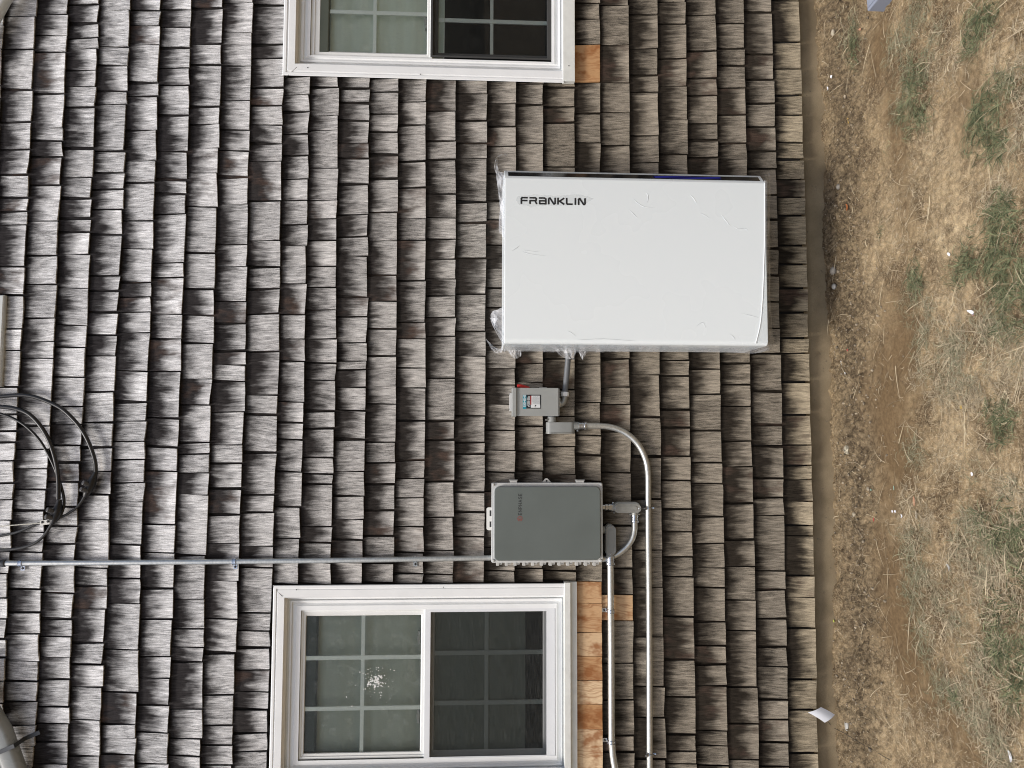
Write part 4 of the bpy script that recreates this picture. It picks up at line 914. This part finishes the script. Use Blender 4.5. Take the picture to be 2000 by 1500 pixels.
# ------------------------------------------------------------------ things lying on the ground
def on_ground(px, py, lift=0.0): g = G(px, py); g.z = gh(g.x, g.y)+lift; return g
def stone(px, py, sx, sy, sz, mat, label, cat='stone', name='stone', group=None):
    c = on_ground(px, py); mb = MB(); mb.ball((c.x, c.y, c.z+sz*.6), sx, sy, sz, .10, 12, 8)
    return tag(obj(name, mb, M[mat], None, 60), label, cat, group)
stone(1629, 64, .016, .011, .008, 'palestone', 'small round beige stone near the first window end of the foundation')
stone(1634, 529, .020, .018, .013, 'stone', 'larger grey stone of the pair against the foundation')
stone(1634, 560, .014, .014, .010, 'palegrey', 'smaller smooth grey stone of the pair against the foundation')
stone(1654, 878, .022, .019, .014, 'speck', 'pale speckled angular rock on the rubble strip', 'rock', 'rock')
stone(1639, 365, .014, .012, .009, 'stone', 'rounded brown-grey stone below the end of the white cabinet')
stone(1664, 1005, .011, .011, .008, 'palestone', 'smooth tan pebble close to the red scrap', 'pebble', 'pebble')
stone(1641, 1213, .008, .006, .005, 'palestone', 'tiny tan stone beside the lime green scrap', 'pebble', 'pebble')
stone(1695, 954, .010, .009, .006, 'palestone', 'peach coloured pebble in the middle of the rubble', 'pebble', 'pebble')
stone(1654, 1417, .026, .014, .007, 'palegrey', 'flat pale grey oval stone under the white card', 'stone')
stone(1902, 615, .004, .004, .003, 'brightred', 'tiny red speck beside the curled white scrap', 'scrap', 'plastic_scrap')
def flake(px, py, a, b, rot, mat, label, cat, name, curl=.004, lift=.004, n=10, group=None):
    c = on_ground(px, py, lift); mb = MB(); ca, sa = math.cos(rot), math.sin(rot)
    def fn(side):
        vs = []
        for k in range(n+1):
            u = -1+2*k/n; wv = b*math.sqrt(max(0, 1-u*u))+.0004
            for s in (-1, 0, 1):
                x, y_ = u*a, s*wv; z = curl*(u*u)+.35*curl*abs(s)+(0 if side else -.0007)
                vs.append((c.x+x*ca-y_*sa, c.y+x*sa+y_*ca, c.z+z))
        return vs
    for side in (1, 0):
        mb.add(fn(side), [(k*3+j, k*3+j+1, k*3+j+4, k*3+j+3) for k in range(n) for j in (0, 1)])
    return tag(obj(name, mb, M[mat], None, 60, fix=False), label, cat, group)
flake(1655, 405, .018, .008, .2, 'orangeleaf', 'orange-brown fallen leaf beneath the white cabinet', 'leaf', 'leaf')
flake(1655, 236, .016, .007, .3, 'yellowleaf', 'bright yellow fallen leaf on the soil', 'leaf', 'leaf')
flake(1682, 57, .012, .005, 1.2, 'clay', 'curled tan leaf by the blue-grey post', 'leaf', 'leaf')
flake(1787, 979, .019, .007, .05, 'clay', 'orange clay shard standing out from the dry grass', 'shard', 'clay_shard', .001)
flake(1791, 1006, .016, .006, .1, 'palestone', 'pinkish shard next to the orange clay shard', 'shard', 'clay_shard', .001)
flake(1900, 611, .017, .006, .9, 'card', 'curled white scrap in the green grass clump', 'scrap', 'paper_scrap', .012)
flake(1981, 1477, .018, .006, .3, 'card', 'white scrap in the far lower grass', 'scrap', 'paper_scrap', .003)
flake(1894, 926, .007, .005, .3, 'card', 'small white chip on the pale dry patch', 'chip', 'paper_scrap', .001)
flake(1877, 795, .008, .006, .3, 'yellowleaf', 'small tan flake on the pale dry patch', 'chip', 'wood_chip', .001)
flake(1740, 999, .006, .005, .4, 'card', 'left one of two white chips on the brown dirt', 'chip', 'paper_scrap', .001)
flake(1748, 999, .006, .005, 1.4, 'card', 'right one of two white chips on the brown dirt', 'chip', 'paper_scrap', .001)
flake(1765, 1008, .008, .004, .1, 'card', 'crumpled white scrap below the orange clay shard', 'scrap', 'paper_scrap', .004)
flake(1625, 150, .010, .007, .8, 'card', 'broken white flakes against the foundation near the first window', 'chip', 'plaster_chip', .004)
flake(1620, 173, .011, .004, .3, 'card', 'narrow white sliver against the foundation', 'chip', 'plaster_chip', .003)
flake(1632, 1213, .006, .005, .2, 'lime', 'lime green square scrap by the foundation', 'scrap', 'plastic_scrap', .001)
flake(1706, 1015, .008, .0028, .0, 'brightred', 'bright red plastic scrap on the rubble', 'scrap', 'plastic_scrap', .001)
flake(1661, 684, .005, .004, .4, 'brightred', 'tiny red scrap below the corner of the white cabinet', 'scrap', 'plastic_scrap', .001)
flake(1744, 953, .009, .002, .1, 'teals', 'thin mint green sliver on the smooth dirt', 'scrap', 'plastic_scrap', .001)
flake(1703, 957, .005, .003, .5, 'teals', 'small mint green scrap beside the peach pebble', 'scrap', 'plastic_scrap', .001)
flake(1642, 709, .012, .006, .4, 'palegrey', 'grey plastic flake near the foundation below the cabinet', 'scrap', 'plastic_scrap', .004)
flake(1654, 729, .006, .0025, .3, 'card', 'little white sliver near the grey plastic flake', 'scrap', 'paper_scrap', .001)
flake(1858, 497, .010, .005, .8, 'card', 'pale chip at the edge of the largest grass clump', 'chip', 'paper_scrap', .002)
flake(1853, 1108, .013, .005, .5, 'palegrey', 'grey plastic piece lying in the dry grass', 'scrap', 'plastic_scrap', .005)
# white card leaning on the foundation
cc = [P(1578, 1392, .05), P(1604, 1381, .075), P(1631, 1396, .10), P(1611, 1412, .07)]
cc = [P(1578, 1391.5, .055), P(1603.5, 1381.2, .05), P(1630.5, 1396, .07), P(1610.8, 1411.5, .085)]
def cf(u, v):
    p = cc[0].lerp(cc[1], u).lerp(cc[3].lerp(cc[2], u), v); return p+Vector((0, -.006*math.sin(math.pi*u), 0))+Vector((0, 0, -.004*math.sin(math.pi*v)))
mb = MB(); mb.grid(cf, 9, 9); n0 = len(mb.v); mb.grid(lambda u, v: cf(u, v)+Vector((.0002, .0006, 0)), 9, 9)
tag(obj('paper_card', mb, M['card'], None, 60, fix=False), 'bent white card propped against the foundation', 'card')
mb = MB(); mb.tube([P(1610, 1405, .05)+Vector((0, 0, -.01))]+[on_ground(a, b, .012) for a, b in ((1632, 1420), (1655, 1432), (1690, 1452), (1745, 1484))], .0011, 6)
tag(obj('metal_wire', mb, M['gasket'], None), 'thin dark wire trailing from the white card over the soil', 'wire')
# blue-grey post at the frame edge
b1, b2, b3 = G(1721, 24), G(1768, -30), G(1716, -34)
pst = thing('utility_box', b1, 'blue-grey plastic box corner standing in the grass at the frame edge', 'utility box')
poly = [Vector((q.x, q.y, -.02)) for q in (b1, b2, b2+(b3-b1), b3)]
obj('housing', MB().prism(poly, (0, 0, .082)), M['bluegrey'], pst, 0, .007, seg=4)
ctr = (b2+b3)/2; ins = [ctr.lerp(q, .86) for q in (b1, b2, b2+(b3-b1), b3)]
obj('cover', MB().prism([Vector((q.x, q.y, .0622)) for q in ins], (0, 0, .004)), M['bluegrey'], pst, 0, .0015)

# ------------------------------------------------------------------ pebbles, clods and grass (uncountable)
def ico():
    bm = bmesh.new(); bmesh.ops.create_icosphere(bm, subdivisions=1, radius=1); v = np.array([x.co[:] for x in bm.verts]); f = np.array([[q.index for q in p.verts] for p in bm.faces]); bm.free(); return v, f
iv, ifc = ico()
def raw_mesh(name, V, Fc_, mat, label, smooth=False, tone=None):
    me = bpy.data.meshes.new(name); k = Fc_.shape[1]
    me.vertices.add(len(V)); me.vertices.foreach_set('co', V.astype(np.float32).ravel()); me.loops.add(Fc_.size); me.loops.foreach_set('vertex_index', Fc_.ravel().astype(np.int32))
    me.polygons.add(len(Fc_)); me.polygons.foreach_set('loop_start', np.arange(len(Fc_), dtype=np.int32)*k); me.polygons.foreach_set('loop_total', np.full(len(Fc_), k, np.int32))
    if smooth: me.polygons.foreach_set('use_smooth', np.ones(len(Fc_), bool))
    me.update(calc_edges=True)
    if tone is not None: at = me.attributes.new('tone', 'FLOAT', 'POINT'); at.data.foreach_set('value', tone.astype(np.float32))
    me.materials.append(mat); o = bpy.data.objects.new(name, me); COL.objects.link(o); o['kind'] = 'stuff'; o['label'] = label; o['category'] = name.replace('_', ' '); return o
N = 4600
gxr = rng.uniform(-2.6, 2.6, N); gyr = -np.abs(rng.normal(.20, .11, N)); far_ = rng.random(N) < .22; gyr[far_] = -rng.uniform(.05, 1.9, far_.sum())
rb_ = blobs(gxr, gyr, [(1670,1280,40,190,1),(1660,950,40,120,.8),(1670,600,45,170,.6)]); keep = (rng.random(N) < .35+.65*rb_); gxr, gyr = gxr[keep], gyr[keep]; N = len(gxr)
hz_ = height(gxr, gyr)[0]; sz = np.exp(rng.normal(-6.05, .48, N)); sz = np.clip(sz*1.12, .0009, .009)
V = iv[None]*(1+rng.uniform(-.28, .28, (N, len(iv), 1)))*(sz[:, None, None]*rng.uniform(.6, 1.25, (N, 1, 3)))+np.stack([gxr, gyr, hz_+sz*.25], -1)[:, None]
Fc_ = (ifc[None]+np.arange(N)[:, None, None]*len(iv)).reshape(-1, 3)
raw_mesh('gravel', V.reshape(-1, 3), Fc_, M['gravel'], 'loose gravel and soil crumbs along the foundation')
def blades(name, xs, ys, lens, wid, lean, mat, label, tone, az=None, curlk=.5, lift=0):
    N = len(xs); az = rng.uniform(0, 2*np.pi, N) if az is None else az; seg = 4; hz = height(xs, ys)[0]+lift
    t_ = np.linspace(0, 1, seg+1)[None]; ang = lean[:, None]; cv = rng.normal(0, curlk, N)[:, None]
    a = az[:, None]+cv*t_*1.6; dl = lens[:, None]/seg
    el_ = ang*(1-t_*1.5)+.02                          # rises then droops
    sx = np.cumsum(np.cos(a)*np.cos(el_)*dl, 1); sy = np.cumsum(np.sin(a)*np.cos(el_)*dl, 1); szz = np.cumsum(np.sin(el_)*dl, 1)
    sx -= sx[:, :1]; sy -= sy[:, :1]; szz -= szz[:, :1]
    cx, cy, cz = xs[:, None]+sx, ys[:, None]+sy, hz[:, None]+np.maximum(szz, -.002)+.002
    wv = wid[:, None]*1.35*(1-.85*t_**1.5)/2; nxv, nyv = -np.sin(a)*wv, np.cos(a)*wv; tw = rng.uniform(-.6, .6, (N, 1))*wv
    L = np.stack([cx-nxv, cy-nyv, cz-tw], -1); Rv = np.stack([cx+nxv, cy+nyv, cz+tw], -1)
    V = np.stack([L, Rv], 2).reshape(N, -1, 3); base = (np.arange(N)*(seg+1)*2)[:, None, None]
    f = np.array([[2*k, 2*k+1, 2*k+3, 2*k+2] for k in range(seg)])[None]+base
    V = V.reshape(-1, 3); wallmask = V[:, 1] > -.012; V[wallmask, 1] = -.012
    return raw_mesh(name, V, f.reshape(-1, 4), mat, label, True, np.repeat(tone, (seg+1)*2))
GREEN = [(1915,45,38,40,.9),(1895,75,20,30,.6),(1792,160,20,50,.8),(1785,225,22,35,.8),(1940,205,38,50,1),(1930,265,40,45,.9),(1668,88,8,45,.8),(1795,530,18,35,.8),(1955,470,50,75,1),(1975,545,50,60,1),(1905,510,35,35,.9),(1985,600,40,50,.9),(1885,535,35,30,.7),(1960,830,26,50,.8),(1940,800,20,30,.6),(1965,1035,40,45,.9),(1925,1015,25,25,.8),(1970,1270,45,70,1),(1985,1330,35,60,.9),(1945,1180,30,30,.5),(1733,290,5,12,.7),(1720,455,5,10,.7),(1872,1370,10,14,.9),(1990,1130,25,40,.5)]
PALE = [(1780,60,40,60,.8),(1790,120,50,50,.8),(1770,200,30,60,.6),(1880,690,55,50,1),(1850,720,45,50,.8),(1810,660,30,50,.8),(1930,640,50,60,.8),(1790,880,25,40,.8),(1790,1090,30,60,1),(1895,1060,40,70,1),(1780,1160,25,60,.8),(1800,1250,25,60,.9),(1860,1180,50,60,.7),(1900,1300,50,70,.7),(1930,1400,50,60,.8),(1850,1340,40,50,.8),(1960,650,40,60,.7),(1930,950,50,50,.4),(1790,600,30,50,.5),(1980,160,30,40,.8),(1985,300,25,40,.6),(1660,60,20,50,.6),(1960,1460,40,40,.7)]
DRY = [(1850,110,60,80,.6),(1980,110,40,70,1),(1890,700,90,120,1),(1830,740,60,60,.7),(1900,1130,90,120,1),(1880,1250,90,90,1),(1920,1350,80,90,1),(1950,1440,60,60,1),(1800,1000,40,80,.8),(1950,380,40,40,.6),(1830,880,50,70,.5),(1780,480,50,90,.35),(1820,1420,80,60,.5),(1960,1000,50,70,.9),(1990,250,30,60,.8),(1760,380,60,90,.25)]
def scatter(lst, n, base=0.0):
    a = rng.uniform(-2.7, 2.7, n*9); b = -rng.uniform(.02, 2.1, n*9); m_ = np.maximum(blobs(a, b, lst), base)
    k = rng.random(n*9) < m_**1.6*np.clip(2.6*fbm(a, b, 13, 4, 17)-.75, .04, 1); return a[k][:n], b[k][:n]
xs, ys = scatter(PALE, 34000)
n = len(xs); blades('grass', xs, ys, rng.uniform(.018, .062, n), rng.uniform(.0009, .0017, n), rng.uniform(.1, .8, n), M['palegreen'], 'faded grey-green grass spread through the yard', np.clip(rng.normal(.5, .28, n), 0, 1), None, .8)
# green tufts
xs, ys = scatter(GREEN, 44000); n = len(xs)
tx = np.round(xs/.04)*.04+np.sin(np.round(ys/.055)*37)*.02; ty = np.round(ys/.04)*.04+np.cos(np.round(xs/.055)*53)*.02
azt = np.arctan2(ys-ty, xs-tx)+rng.normal(0, .5, n)
xs2, ys2 = tx+(xs-tx)*.6, np.minimum(ty+(ys-ty)*.6, -.02)
blades('green_grass', xs2, ys2, rng.uniform(.02, .070, n), rng.uniform(.0011, .0022, n), rng.uniform(.3, 1.1, n), M['green'], 'living green grass clumps in the yard', np.clip(rng.normal(.42, .3, n), 0, 1), azt, .5)
xs, ys = scatter(DRY, 46000, .07); n = len(xs)
blades('dry_grass', xs, ys, rng.uniform(.012, .060, n), rng.uniform(.0008, .0018, n), rng.uniform(.0, .55, n), M['straw'], 'dead straw coloured grass matted on the soil', np.clip(rng.normal(.55, .27, n), 0, 1), None, .9)
xs, ys = scatter(DRY+GREEN+PALE, 1000, .3); n = len(xs)
blades('straw', xs, ys, rng.uniform(.06, .16, n), rng.uniform(.0010, .0021, n), rng.uniform(.0, .35, n), M['straw'], 'long loose straw stalks lying over the yard', np.clip(rng.normal(.8, .2, n), 0, 1), None, .25, .004)

for o in list(scene.objects):
    if o.parent is None and 'category' in o and not o.get('kind'):
        g = {'conduit': 'conduits fixed to the house wall', 'conduit body': 'conduit bodies around the boxes', 'stone': 'stones along the foundation', 'pebble': 'pebbles on the rubble strip', 'scrap': 'small scraps lying on the soil', 'chip': 'chips lying on the soil',
             'leaf': 'fallen leaves on the soil', 'shard': 'shards in the dry grass', 'downspout': 'downspouts on the upper wall', 'cable': 'black cables hanging by the upper wall'}.get(o['category'])
        if g: o['group'] = g
